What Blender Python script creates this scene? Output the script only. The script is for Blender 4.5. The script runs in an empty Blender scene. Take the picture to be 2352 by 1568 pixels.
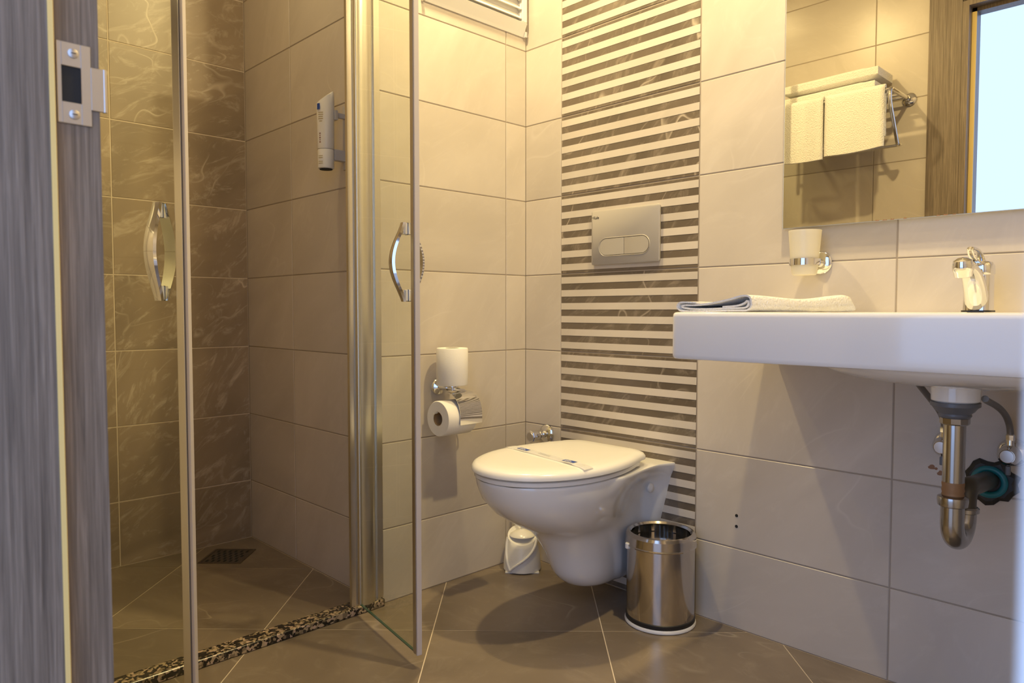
import bpy, bmesh, math, random
from math import sin, cos, pi, radians, sqrt
from mathutils import Vector, Matrix

SC = bpy.context.scene
COL = SC.collection
random.seed(7)

# ------------------------------------------------------------------ camera
CAM_H = 0.8493
YAW, PITCH = 0.8003, 0.0437
cd = bpy.data.cameras.new('camera')
cd.sensor_width = 36.0
cd.lens = 36.0 * 1651.2 / 2352.0
cd.clip_start = 0.01
cd.dof.use_dof = True
cd.dof.focus_distance = 1.9
cd.dof.aperture_fstop = 9.0
cam = bpy.data.objects.new('camera', cd)
COL.objects.link(cam)
fw = Vector((cos(YAW) * cos(PITCH), sin(YAW) * cos(PITCH), -sin(PITCH)))
rt = Vector((sin(YAW), -cos(YAW), 0.0))
up = rt.cross(fw)
cam.matrix_world = Matrix(((rt.x, up.x, -fw.x, 0), (rt.y, up.y, -fw.y, 0), (rt.z, up.z, -fw.z, CAM_H), (0, 0, 0, 1)))
SC.camera = cam

# ------------------------------------------------------------------ world (overcast daylight beyond the doorway)
w = bpy.data.worlds.new('daylight')
SC.world = w
w.use_nodes = True
bg = w.node_tree.nodes['Background']
bg.inputs['Color'].default_value = (0.41, 0.585, 1.0, 1)
bg.inputs['Strength'].default_value = 2.45

SC.view_settings.view_transform = 'Standard'
SC.view_settings.look = 'None'
SC.view_settings.gamma = 1.0
SC.view_settings.use_curve_mapping = False
SC.view_settings.exposure = 0.0
SC.cycles.use_denoising = True
SC.cycles.max_bounces = 12
SC.cycles.diffuse_bounces = 6
SC.cycles.glossy_bounces = 6
SC.cycles.transparent_max_bounces = 16
SC.cycles.sample_clamp_indirect = 6.0
SC.cycles.caustics_reflective = False
SC.cycles.caustics_refractive = False

LAMPS = [((1.33, 0.59), 24.0), ((1.22, 1.48), 18.5), ((0.82, 1.84), 4.5)]
LAMP_COL = (1.0, 0.765, 0.37)

# ------------------------------------------------------------------ main dimensions (metres; X to the mirror wall, Y to the shower)
UR, VT, US, VD = 1.743, 1.729, 1.154, 2.590
UL, UO, VN, HC = 0.190, 0.115, -0.16, 2.42
ROW0, ROW = 0.2155, 0.25
ZS = [0.0] + [ROW0 + ROW * k for k in range(9)] + [HC]

# ------------------------------------------------------------------ materials
def nodes_of(name):
    m = bpy.data.materials.new(name)
    m.use_nodes = True
    nt = m.node_tree
    return m, nt, nt.nodes['Principled BSDF']

def plain(name, col, rough=0.5, metal=0.0, bump=None, spec=None, coat=0.0):
    m, nt, b = nodes_of(name)
    b.inputs['Base Color'].default_value = (*col, 1)
    b.inputs['Roughness'].default_value = rough
    b.inputs['Metallic'].default_value = metal
    if spec is not None:
        b.inputs['Specular IOR Level'].default_value = spec
    if coat:
        b.inputs['Coat Weight'].default_value = coat
        b.inputs['Coat Roughness'].default_value = 0.05
    if bump:
        tc = nt.nodes.new('ShaderNodeTexCoord')
        n = nt.nodes.new('ShaderNodeTexNoise')
        n.inputs['Scale'].default_value = bump[0]
        n.inputs['Detail'].default_value = 4
        nt.links.new(tc.outputs['Object'], n.inputs['Vector'])
        bp = nt.nodes.new('ShaderNodeBump')
        bp.inputs['Strength'].default_value = bump[1]
        bp.inputs['Distance'].default_value = bump[2]
        nt.links.new(n.outputs['Fac'], bp.inputs['Height'])
        nt.links.new(bp.outputs['Normal'], b.inputs['Normal'])
    return m

def ramp(nt, stops, interp='LINEAR'):
    r = nt.nodes.new('ShaderNodeValToRGB')
    r.color_ramp.interpolation = interp
    e = r.color_ramp.elements
    while len(e) < len(stops):
        e.new(0.5)
    for el, (p, c) in zip(e, stops):
        el.position = p
        el.color = (*c, 1) if len(c) == 3 else c
    return r

def marble(name, c0, c1, vein, veinamt, rough, scale=3.0, patch=0.0, rnd=0.06, bumpd=0.0):
    """tile glaze: cloudy two-tone ground with thin veins; every tile samples its own piece of it"""
    m, nt, b = nodes_of(name)
    N, L = nt.nodes.new, nt.links.new
    tc = N('ShaderNodeTexCoord'); oi = N('ShaderNodeObjectInfo')
    sc = N('ShaderNodeVectorMath'); sc.operation = 'SCALE'; sc.inputs['Scale'].default_value = 37.0
    cmb = N('ShaderNodeCombineXYZ')
    L(oi.outputs['Random'], cmb.inputs[0]); L(oi.outputs['Random'], cmb.inputs[2])
    L(cmb.outputs[0], sc.inputs[0])
    add = N('ShaderNodeVectorMath'); add.operation = 'ADD'
    L(tc.outputs['Object'], add.inputs[0]); L(sc.outputs[0], add.inputs[1])
    # rotate so veins run on a diagonal
    rot = N('ShaderNodeVectorRotate'); rot.rotation_type = 'EULER_XYZ'; L(add.outputs[0], rot.inputs['Vector'])
    ang = N('ShaderNodeCombineXYZ'); am = N('ShaderNodeMapRange'); am.inputs['To Min'].default_value = 0.25; am.inputs['To Max'].default_value = 1.15
    L(oi.outputs['Random'], am.inputs['Value']); L(am.outputs[0], ang.inputs[1]); ang.inputs[2].default_value = 0.55; L(ang.outputs[0], rot.inputs['Rotation'])
    mp = N('ShaderNodeMapping'); mp.inputs['Scale'].default_value = (0.42, 1.0, 1.5)
    L(rot.outputs[0], mp.inputs['Vector'])
    n1 = N('ShaderNodeTexNoise'); n1.inputs['Scale'].default_value = scale; n1.inputs['Detail'].default_value = 6; n1.inputs['Distortion'].default_value = 1.2
    L(mp.outputs[0], n1.inputs['Vector'])
    r1 = ramp(nt, [(0.3, c0), (0.7, c1)]); L(n1.outputs['Fac'], r1.inputs[0])
    # thin veins: level line of a distorted noise
    n2 = N('ShaderNodeTexNoise'); n2.inputs['Scale'].default_value = scale * 1.1; n2.inputs['Detail'].default_value = 2; n2.inputs['Distortion'].default_value = 0.2
    L(mp.outputs[0], n2.inputs['Vector'])
    r2 = ramp(nt, [(0.494, (0, 0, 0)), (0.5, (1, 1, 1)), (0.502, (0, 0, 0))]); L(n2.outputs['Fac'], r2.inputs[0])
    n3 = N('ShaderNodeTexNoise'); n3.inputs['Scale'].default_value = scale * 1.7; n3.inputs['Detail'].default_value = 2
    L(add.outputs[0], n3.inputs['Vector'])
    r3 = ramp(nt, [(0.48, (0, 0, 0)), (0.66, (1, 1, 1))]); L(n3.outputs['Fac'], r3.inputs[0])
    mu = N('ShaderNodeMath'); mu.operation = 'MULTIPLY'; L(r2.outputs[0], mu.inputs[0]); L(r3.outputs[0], mu.inputs[1])
    mu2 = N('ShaderNodeMath'); mu2.operation = 'MULTIPLY'; mu2.inputs[1].default_value = veinamt; L(mu.outputs[0], mu2.inputs[0])
    # feathery light patches
    n4 = N('ShaderNodeTexNoise'); n4.inputs['Scale'].default_value = scale * 2.6; n4.inputs['Detail'].default_value = 9; n4.inputs['Roughness'].default_value = 0.7; n4.inputs['Distortion'].default_value = 2.5
    L(mp.outputs[0], n4.inputs['Vector'])
    r4 = ramp(nt, [(0.52, (0, 0, 0)), (0.78, (1, 1, 1))]); L(n4.outputs['Fac'], r4.inputs[0])
    mu3 = N('ShaderNodeMath'); mu3.operation = 'MULTIPLY'; mu3.inputs[1].default_value = patch; L(r4.outputs[0], mu3.inputs[0])
    mx = N('ShaderNodeMath'); mx.operation = 'MAXIMUM'; L(mu2.outputs[0], mx.inputs[0]); L(mu3.outputs[0], mx.inputs[1])
    mix = N('ShaderNodeMix'); mix.data_type = 'RGBA'
    L(mx.outputs[0], mix.inputs['Factor']); L(r1.outputs[0], mix.inputs['A']); mix.inputs['B'].default_value = (*vein, 1)
    hv = N('ShaderNodeHueSaturation')
    mr = N('ShaderNodeMapRange'); mr.inputs['To Min'].default_value = 1 - rnd; mr.inputs['To Max'].default_value = 1 + rnd
    L(oi.outputs['Random'], mr.inputs['Value']); L(mr.outputs[0], hv.inputs['Value']); L(mix.outputs['Result'], hv.inputs['Color'])
    L(hv.outputs[0], b.inputs['Base Color'])
    b.inputs['Roughness'].default_value = rough
    return m

M = {}
M['tile_beige'] = marble('beige_tile_glaze', (0.54, 0.49, 0.43), (0.64, 0.585, 0.52), (0.76, 0.71, 0.64), 0.35, 0.30, 2.2, 0.30)
M['tile_dark'] = marble('dark_tile_glaze', (0.27, 0.212, 0.152), (0.40, 0.318, 0.230), (0.74, 0.65, 0.53), 0.8, 0.34, 3.0, 0.78, 0.12)
M['tile_floor'] = marble('floor_tile_glaze', (0.165, 0.132, 0.100), (0.26, 0.210, 0.160), (0.50, 0.43, 0.34), 0.6, 0.30, 2.6, 0.28, 0.07)
M['tile_decor'] = marble('decor_tile_glaze', (0.110, 0.088, 0.066), (0.185, 0.150, 0.115), (0.55, 0.48, 0.39), 0.8, 0.28, 3.0, 0.5, 0.08)
M['stripe'] = marble('stripe_glaze', (0.58, 0.53, 0.465), (0.66, 0.605, 0.54), (0.76, 0.71, 0.64), 0.2, 0.30, 2.2, 0.15)
M['grout_beige'] = plain('beige_grout', (0.36, 0.31, 0.255), 0.9)
M['grout_light'] = plain('light_grout', (0.70, 0.61, 0.49), 0.9)
M['ceiling'] = plain('ceiling_paint', (0.82, 0.80, 0.76), 0.9)
M['wall_paint'] = plain('wall_paint', (0.78, 0.76, 0.72), 0.9)
M['hall_floor'] = plain('hall_floor_wood', (0.35, 0.27, 0.20), 0.5)
M['ceramic'] = plain('white_ceramic', (0.83, 0.83, 0.82), 0.12, coat=0.5)
M['seat_plastic'] = plain('seat_plastic', (0.84, 0.83, 0.80), 0.22)
M['white_plastic'] = plain('white_plastic', (0.82, 0.81, 0.78), 0.35)
M['grey_plastic'] = plain('matt_grey_plastic', (0.42, 0.395, 0.36), 0.38)
M['dark_gap'] = plain('dark_gap', (0.02, 0.02, 0.02), 0.8)
M['chrome'] = plain('chrome', (0.80, 0.80, 0.80), 0.06, 1.0)
M['pipe_chrome'] = plain('worn_pipe_chrome', (0.46, 0.44, 0.41), 0.20, 1.0)
M['rust'] = plain('rusty_thread', (0.30, 0.17, 0.08), 0.6, 0.4)
M['aluminium'] = plain('satin_aluminium', (0.72, 0.70, 0.66), 0.28, 1.0)
M['steel'] = plain('polished_steel', (0.62, 0.58, 0.53), 0.12, 1.0)
M['strike'] = plain('brushed_nickel', (0.60, 0.57, 0.54), 0.35, 1.0)
M['seal_strip'] = plain('vinyl_seal', (0.56, 0.52, 0.52), 0.45)
M['seal_dark'] = plain('dark_vinyl_seal', (0.17, 0.16, 0.17), 0.4)
M['door_seal'] = plain('cream_rubber_seal', (0.85, 0.66, 0.26), 0.6)
M['paper'] = plain('toilet_paper', (0.86, 0.84, 0.80), 0.95, bump=(220, 0.25, 0.001))
M['cardboard'] = plain('cardboard', (0.42, 0.28, 0.14), 0.9)
M['terry'] = plain('terry_cloth', (0.86, 0.85, 0.82), 1.0, bump=(260, 1.0, 0.004))
M['rubber'] = plain('black_rubber', (0.018, 0.018, 0.018), 0.45)
M['black_bag'] = plain('black_bin_liner', (0.012, 0.012, 0.012), 0.22)
M['teal'] = plain('teal_gasket', (0.012, 0.17, 0.21), 0.35)
M['pvc_dark'] = plain('dark_pipe', (0.10, 0.09, 0.07), 0.35, 0.5)
M['pvc_grey'] = plain('grey_pvc', (0.13, 0.14, 0.16), 0.35)
M['hose'] = plain('braided_hose', (0.22, 0.21, 0.20), 0.4, 0.6, bump=(500, 0.6, 0.001))
M['print_black'] = plain('black_print', (0.02, 0.02, 0.02), 0.6)
M['print_blue'] = plain('blue_print', (0.015, 0.06, 0.34), 0.5)
M['print_white'] = plain('white_print', (0.80, 0.80, 0.82), 0.6)
M['print_grey'] = plain('grey_print', (0.42, 0.42, 0.44), 0.7)
M['print_tan'] = plain('tan_print', (0.42, 0.33, 0.16), 0.6)
M['print_brown'] = plain('brown_print', (0.20, 0.07, 0.04), 0.6)
M['stain'] = plain('brown_paint_spot', (0.30, 0.16, 0.09), 0.8)
M['band'] = plain('paper_band', (0.90, 0.90, 0.91), 0.7)
M['drain'] = plain('drain_metal', (0.20, 0.17, 0.14), 0.35, 0.8)
M['bottle'] = plain('bottle_plastic', (0.82, 0.80, 0.75), 0.3)
M['bracket_grey'] = plain('pale_grey_bracket', (0.55, 0.54, 0.55), 0.4)
M['architrave'] = plain('white_lacquer', (0.85, 0.85, 0.86), 0.4)

def wood_mat():
    m, nt, b = nodes_of('grey_wood_laminate')
    N, L = nt.nodes.new, nt.links.new
    tc = N('ShaderNodeTexCoord')
    mp = N('ShaderNodeMapping'); mp.inputs['Scale'].default_value = (95, 95, 2.0)
    L(tc.outputs['Object'], mp.inputs['Vector'])
    n = N('ShaderNodeTexNoise'); n.inputs['Scale'].default_value = 3.0; n.inputs['Detail'].default_value = 6; n.inputs['Roughness'].default_value = 0.65; n.inputs['Distortion'].default_value = 0.4
    L(mp.outputs[0], n.inputs['Vector'])
    r = ramp(nt, [(0.28, (0.10, 0.078, 0.060)), (0.5, (0.195, 0.155, 0.120)), (0.72, (0.32, 0.260, 0.205))])
    L(n.outputs['Fac'], r.inputs[0]); L(r.outputs[0], b.inputs['Base Color'])
    b.inputs['Roughness'].default_value = 0.42
    bp = N('ShaderNodeBump'); bp.inputs['Strength'].default_value = 0.25; bp.inputs['Distance'].default_value = 0.001
    L(n.outputs['Fac'], bp.inputs['Height']); L(bp.outputs[0], b.inputs['Normal'])
    return m
M['wood'] = wood_mat()

def granite_mat():
    m, nt, b = nodes_of('speckled_granite')
    N, L = nt.nodes.new, nt.links.new
    tc = N('ShaderNodeTexCoord')
    n0 = N('ShaderNodeTexNoise'); n0.inputs['Scale'].default_value = 60; n0.inputs['Detail'].default_value = 3
    L(tc.outputs['Object'], n0.inputs['Vector'])
    ad = N('ShaderNodeMix'); ad.data_type = 'RGBA'; ad.inputs['Factor'].default_value = 0.012
    L(tc.outputs['Object'], ad.inputs['A']); L(n0.outputs['Color'], ad.inputs['B'])
    v = N('ShaderNodeTexVoronoi'); v.inputs['Scale'].default_value = 150
    L(ad.outputs['Result'], v.inputs['Vector'])
    sep = N('ShaderNodeSeparateColor'); L(v.outputs['Color'], sep.inputs[0])
    r = ramp(nt, [(0.0, (0.02, 0.017, 0.014)), (0.40, (0.05, 0.042, 0.033)), (0.52, (0.22, 0.17, 0.11)), (0.74, (0.42, 0.33, 0.22)), (0.9, (0.50, 0.37, 0.29)), (1.0, (0.13, 0.11, 0.09))], 'CONSTANT')
    L(sep.outputs[0], r.inputs[0]); L(r.outputs[0], b.inputs['Base Color'])
    b.inputs['Roughness'].default_value = 0.25
    return m
M['granite'] = granite_mat()

def glass_mat(name, tint, refl=1.0):
    m = bpy.data.materials.new(name); m.use_nodes = True
    nt = m.node_tree; nt.nodes.clear()
    N, L = nt.nodes.new, nt.links.new
    out = N('ShaderNodeOutputMaterial'); mix = N('ShaderNodeMixShader'); t = N('ShaderNodeBsdfTransparent'); g = N('ShaderNodeBsdfGlossy')
    t.inputs['Color'].default_value = (*tint, 1); g.inputs['Roughness'].default_value = 0.01
    lw = N('ShaderNodeLayerWeight'); lw.inputs['Blend'].default_value = 0.5
    pw = N('ShaderNodeMath'); pw.operation = 'POWER'; pw.inputs[1].default_value = 5.0; L(lw.outputs['Facing'], pw.inputs[0])
    mu = N('ShaderNodeMath'); mu.operation = 'MULTIPLY_ADD'; mu.inputs[1].default_value = 0.9 * refl; mu.inputs[2].default_value = 0.035 * refl
    L(pw.outputs[0], mu.inputs[0]); L(mu.outputs[0], mix.inputs[0])
    L(t.outputs[0], mix.inputs[1]); L(g.outputs[0], mix.inputs[2]); L(mix.outputs[0], out.inputs[0])
    return m
M['glass'] = glass_mat('shower_glass', (0.955, 0.965, 0.925), 0.8)
M['glass_edge'] = plain('green_glass_edge', (0.05, 0.11, 0.08), 0.15)
M['mirror'] = plain('mirror_silver', (0.78, 0.755, 0.68), 0.0, 1.0)
M['mirror_edge'] = plain('mirror_ground_edge', (0.62, 0.68, 0.76), 0.25)

def frosted():
    m = bpy.data.materials.new('frosted_glass'); m.use_nodes = True
    nt = m.node_tree; nt.nodes.clear(); N, L = nt.nodes.new, nt.links.new
    out = N('ShaderNodeOutputMaterial'); mix = N('ShaderNodeMixShader'); d = N('ShaderNodeBsdfDiffuse'); t = N('ShaderNodeBsdfTranslucent')
    mix2 = N('ShaderNodeMixShader'); g = N('ShaderNodeBsdfGlossy'); g.inputs['Roughness'].default_value = 0.35
    d.inputs['Color'].default_value = (0.90, 0.88, 0.80, 1); t.inputs['Color'].default_value = (0.97, 0.94, 0.85, 1)
    mix.inputs[0].default_value = 0.5; mix2.inputs[0].default_value = 0.05
    L(d.outputs[0], mix.inputs[1]); L(t.outputs[0], mix.inputs[2]); L(mix.outputs[0], mix2.inputs[1]); L(g.outputs[0], mix2.inputs[2]); L(mix2.outputs[0], out.inputs[0])
    return m
M['frosted'] = frosted()

def emit_mat():
    m = bpy.data.materials.new('lamp_lens'); m.use_nodes = True
    nt = m.node_tree; nt.nodes.clear(); N, L = nt.nodes.new, nt.links.new
    out = N('ShaderNodeOutputMaterial'); e = N('ShaderNodeEmission'); e.inputs['Color'].default_value = (*LAMP_COL, 1); e.inputs['Strength'].default_value = 8
    L(e.outputs[0], out.inputs[0]); return m
M['lens'] = emit_mat()

# ------------------------------------------------------------------ mesh helpers (bmesh in world coordinates)
WLOC = {}
def BM(): return bmesh.new()

def box(bm, x0, x1, y0, y1, z0, z1, bev=0.0, seg=2):
    vs = [bm.verts.new(p) for p in ((x0, y0, z0), (x1, y0, z0), (x1, y1, z0), (x0, y1, z0), (x0, y0, z1), (x1, y0, z1), (x1, y1, z1), (x0, y1, z1))]
    fs = [bm.faces.new([vs[i] for i in f]) for f in ((3, 2, 1, 0), (4, 5, 6, 7), (0, 1, 5, 4), (1, 2, 6, 5), (2, 3, 7, 6), (3, 0, 4, 7))]
    if bev:
        es = set(e for f in fs for e in f.edges)
        bmesh.ops.bevel(bm, geom=list(es), offset=bev, segments=seg, affect='EDGES', profile=0.6)
    return vs

def obox(bm, c, ax, ay, hx, hy, hz, bev=0.0, seg=2):
    """box with centre c, unit axes ax, ay in plan (Vectors), half sizes"""
    b2 = bmesh.new(); box(b2, -hx, hx, -hy, hy, -hz, hz, bev, seg)
    ax = Vector(ax); ay = Vector(ay); az = ax.cross(ay)
    Mx = Matrix(((ax.x, ay.x, az.x, c[0]), (ax.y, ay.y, az.y, c[1]), (ax.z, ay.z, az.z, c[2]), (0, 0, 0, 1)))
    b2.transform(Mx); join(bm, b2)

def join(bm, b2):
    me = bpy.data.meshes.new('tmp'); b2.to_mesh(me); bm.from_mesh(me); bpy.data.meshes.remove(me); b2.free()

def prism(bm, poly, z0, z1):
    lo = [bm.verts.new((x, y, z0)) for x, y in poly]; hi = [bm.verts.new((x, y, z1)) for x, y in poly]
    n = len(poly)
    bm.faces.new(lo[::-1]); bm.faces.new(hi)
    for i in range(n):
        bm.faces.new((lo[i], lo[(i + 1) % n], hi[(i + 1) % n], hi[i]))

AX = {'Z': Matrix.Identity(4), 'X': Matrix.Rotation(pi / 2, 4, 'Y'), '-X': Matrix.Rotation(-pi / 2, 4, 'Y'), 'Y': Matrix.Rotation(-pi / 2, 4, 'X'), '-Y': Matrix.Rotation(pi / 2, 4, 'X')}
def lathe(bm, c, prof, axis='Z', seg=32, sx=1.0, sy=1.0):
    """profile [(r, h)] turned round an axis through c; closed with caps where r > 0 at the ends"""
    b2 = bmesh.new(); rings = []
    for r, h in prof:
        if r < 1e-6:
            rings.append([b2.verts.new((0, 0, h))])
        else:
            rings.append([b2.verts.new((r * sx * cos(2 * pi * i / seg), r * sy * sin(2 * pi * i / seg), h)) for i in range(seg)])
    for a, b in zip(rings, rings[1:]):
        if len(a) == 1 and len(b) == 1: continue
        for i in range(seg):
            j = (i + 1) % seg
            if len(a) == 1: b2.faces.new((a[0], b[i], b[j]))
            elif len(b) == 1: b2.faces.new((a[i], a[j], b[0]))
            else: b2.faces.new((a[i], a[j], b[j], b[i]))
    if len(rings[0]) > 1: b2.faces.new(rings[0][::-1])
    if len(rings[-1]) > 1: b2.faces.new(rings[-1])
    Mx = axis if isinstance(axis, Matrix) else AX[axis]
    b2.transform(Matrix.Translation(Vector(c)) @ Mx); join(bm, b2)

def frames(pts):
    pts = [Vector(p) for p in pts]; T = []
    for i in range(len(pts)):
        a = pts[max(i - 1, 0)]; b = pts[min(i + 1, len(pts) - 1)]
        T.append((b - a).normalized())
    n = T[0].orthogonal().normalized(); out = []
    for p, t in zip(pts, T):
        n = (n - t * n.dot(t)).normalized(); out.append((p, n, t.cross(n)))
    return out

def tube(bm, pts, rad, seg=12, caps=True):
    F = frames(pts); rings = []
    for k, (p, n, b) in enumerate(F):
        r = rad[k] if isinstance(rad, (list, tuple)) else rad
        rings.append([bm.verts.new(p + n * (r * cos(2 * pi * i / seg)) + b * (r * sin(2 * pi * i / seg))) for i in range(seg)])
    for a, b in zip(rings, rings[1:]):
        for i in range(seg):
            j = (i + 1) % seg; bm.faces.new((a[i], a[j], b[j], b[i]))
    if caps:
        bm.faces.new(rings[0][::-1]); bm.faces.new(rings[-1])

def loft(bm, rings, cap0=True, cap1=True, closed=True):
    R = [[bm.verts.new(p) for p in r] for r in rings]; n = len(R[0])
    for a, b in zip(R, R[1:]):
        for i in range(n if closed else n - 1):
            j = (i + 1) % n; bm.faces.new((a[i], a[j], b[j], b[i]))
    if cap0: bm.faces.new(R[0][::-1])
    if cap1: bm.faces.new(R[-1])

def arc(c, r, a0, a1, n):
    return [(c[0] + r * cos(radians(a0 + (a1 - a0) * i / n)), c[1] + r * sin(radians(a0 + (a1 - a0) * i / n))) for i in range(n + 1)]

def rrect(cx, cy, hx, hy, r, n=6):
    out = []
    for sx, sy, a in ((1, 1, 0), (-1, 1, 90), (-1, -1, 180), (1, -1, 270)):
        out += arc((cx + sx * (hx - r), cy + sy * (hy - r)), r, a, a + 90, n)
    return out

def bez(p0, p1, p2, p3, n=16):
    P = [Vector(p) for p in (p0, p1, p2, p3)]; out = []
    for i in range(n + 1):
        t = i / n; out.append(P[0] * (1 - t) ** 3 + P[1] * 3 * t * (1 - t) ** 2 + P[2] * 3 * t * t * (1 - t) + P[3] * t ** 3)
    return out

def obj(name, bm, mat, parent=None, smooth=False, label=None, origin=None, angle=40):
    bmesh.ops.recalc_face_normals(bm, faces=bm.faces)
    if origin is None:
        xs = [v.co for v in bm.verts]
        lo = Vector((min(c.x for c in xs), min(c.y for c in xs), min(c.z for c in xs))); hi = Vector((max(c.x for c in xs), max(c.y for c in xs), max(c.z for c in xs)))
        origin = (lo + hi) / 2
    origin = Vector(origin)
    bmesh.ops.translate(bm, verts=bm.verts, vec=-origin)
    if smooth:
        for f in bm.faces: f.smooth = True
        lim = radians(angle)
        for e in bm.edges:
            e.smooth = not (len(e.link_faces) == 2 and e.calc_face_angle(0) > lim)
    me = bpy.data.meshes.new(name); bm.to_mesh(me); bm.free()
    me.materials.append(M[mat] if isinstance(mat, str) else mat)
    o = bpy.data.objects.new(name, me); COL.objects.link(o)
    o.location = origin - (WLOC[parent] if parent else Vector()); o.parent = parent
    WLOC[o] = origin
    if label: o['label'] = label
    return o

def thing(name, label, cat, loc, group=None):
    o = bpy.data.objects.new(name, None); o.empty_display_size = 0.05; COL.objects.link(o); o.location = loc; WLOC[o] = Vector(loc)
    return tag(o, label, cat, group)

def tag(o, label, cat, group=None):
    o['label'] = label; o['category'] = cat
    if group: o['group'] = group
    return o

def struct(name, bm, mat, label=None):
    o = obj(name, bm, mat); o['kind'] = 'structure'
    if label: o['label'] = label
    return o

def place(name, me, parent, wpos, rotz=0.0):
    o = bpy.data.objects.new(name, me); COL.objects.link(o); o.parent = parent; o.location = Vector(wpos) - WLOC[parent]; o.rotation_euler = (0, 0, rotz); WLOC[o] = Vector(wpos)
    return o

def text_mesh(s, size):
    c = bpy.data.curves.new('lettering', 'FONT'); c.body = s; c.size = size; c.extrude = 0.00015; c.align_x = 'CENTER'; c.align_y = 'CENTER'
    t = bpy.data.objects.new('lettering', c); COL.objects.link(t)
    me = bpy.data.meshes.new_from_object(t.evaluated_get(bpy.context.evaluated_depsgraph_get()))
    bpy.data.objects.remove(t); bpy.data.curves.remove(c)
    return me

# ------------------------------------------------------------------ tiled walls
TILE_CACHE = {}
GAP, TT = 0.0032, 0.008
def tile_mesh(wd, ht, mat):
    k = (round(wd, 4), round(ht, 4), mat)
    if k not in TILE_CACHE:
        bm = BM(); b = 0.0012
        x, z = wd / 2, ht / 2
        back = [(-x, TT, -z), (x, TT, -z), (x, TT, z), (-x, TT, z)]
        mid = [(-x, b, -z), (x, b, -z), (x, b, z), (-x, b, z)]
        frt = [(-x + b, 0, -z + b), (x - b, 0, -z + b), (x - b, 0, z - b), (-x + b, 0, z - b)]
        loft(bm, [back, mid, frt])
        bmesh.ops.recalc_face_normals(bm, faces=bm.faces)
        me = bpy.data.meshes.new('tile'); bm.to_mesh(me); bm.free(); me.materials.append(M[mat]); TILE_CACHE[k] = me
    return TILE_CACHE[k]

def tiles(wall, P, rotz, edges, zs, mat, skip=None, name='tile'):
    """P(s) -> plan point of the finished wall face at run s; edges = tile joints along s"""
    out = []
    e = sorted(edges)
    for a, b in zip(e, e[1:]):
        for z0, z1 in zip(zs, zs[1:]):
            if b - a < 0.01 or z1 - z0 < 0.01: continue
            mt = mat(a, z0) if callable(mat) else mat
            if mt is None: continue
            x, y = P((a + b) / 2)
            out.append((place(name, tile_mesh(b - a - GAP, z1 - z0 - GAP, mt), wall, (x, y, (z0 + z1) / 2), rotz), a, b, z0, z1))
    return out

G = 0.0012  # joints lie this far behind the tile faces
# right wall (mirror, basin, toilet)
bm = BM(); box(bm, UR + G, UR + 0.08, VN, VT, 0, HC); wall_right = struct('wall_right', bm, 'grout_beige')
tiles(wall_right, lambda s: (UR, s), -pi / 2, [VN, 0.055, 0.559, 1.063], ZS, 'tile_beige')
tiles(wall_right, lambda s: (UR, s), -pi / 2, [1.567, VT + 0.0015], ZS, 'tile_beige')
# the striped decor tiles: dark ground, six pale bars each
STR = {}
def stripe_mesh(wd, ht):
    k = (round(wd, 4), round(ht, 4))
    if k not in STR:
        b = BM(); box(b, -wd / 2, wd / 2, -0.0007, 0.0006, -ht / 2, ht / 2)
        me = bpy.data.meshes.new('stripe'); b.to_mesh(me); b.free(); me.materials.append(M['stripe']); STR[k] = me
    return STR[k]
for t, a, b, z0, z1 in tiles(wall_right, lambda s: (UR, s), -pi / 2, [1.063, 1.567], ZS, 'tile_decor', name='decor_tile'):
    zt = z1 if z1 < HC else z0 + ROW
    base = z1 - ROW if z0 == 0 else z0
    for k in range(6):
        za = base + ROW / 6 * k + ROW / 24 * 1.0; zb = za + ROW / 12
        za, zb = max(za, z0 + 0.002), min(zb, z1 - 0.002)
        if zb - za < 0.004: continue
        o = bpy.data.objects.new('stripe', stripe_mesh(b - a - GAP, zb - za)); COL.objects.link(o); o.parent = t; o.location = (0, 0, (za + zb) / 2 - (z0 + z1) / 2); WLOC[o] = WLOC[t] + o.location
# back wall behind the paper holder
bm = BM(); box(bm, US + 0.002, UR + 0.08, VT + G, VT + 0.05, 0, HC); wall_back = struct('wall_back', bm, 'grout_beige')
tiles(wall_back, lambda s: (s, VT), 0.0, [US, 1.651, UR + 0.0015], ZS, 'tile_beige')
# shower side wall
bm = BM(); box(bm, US + G, US + 0.05, VT + 0.052, VD + 0.05, 0, HC); wall_ss = struct('wall_shower_side', bm, 'grout_beige')
tiles(wall_ss, lambda s: (US, s), -pi / 2, [VT + 0.009, 2.243, VD], ZS, 'tile_beige')
# shower back wall, dark tiles
bm = BM(); box(bm, UL - 0.08, US, VD + G, VD + 0.05, 0, HC); wall_sb = struct('wall_shower_back', bm, 'grout_light')
tiles(wall_sb, lambda s: (s, VD), 0.0, [UL, 0.205, 0.705, US], ZS, 'tile_dark')
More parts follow.
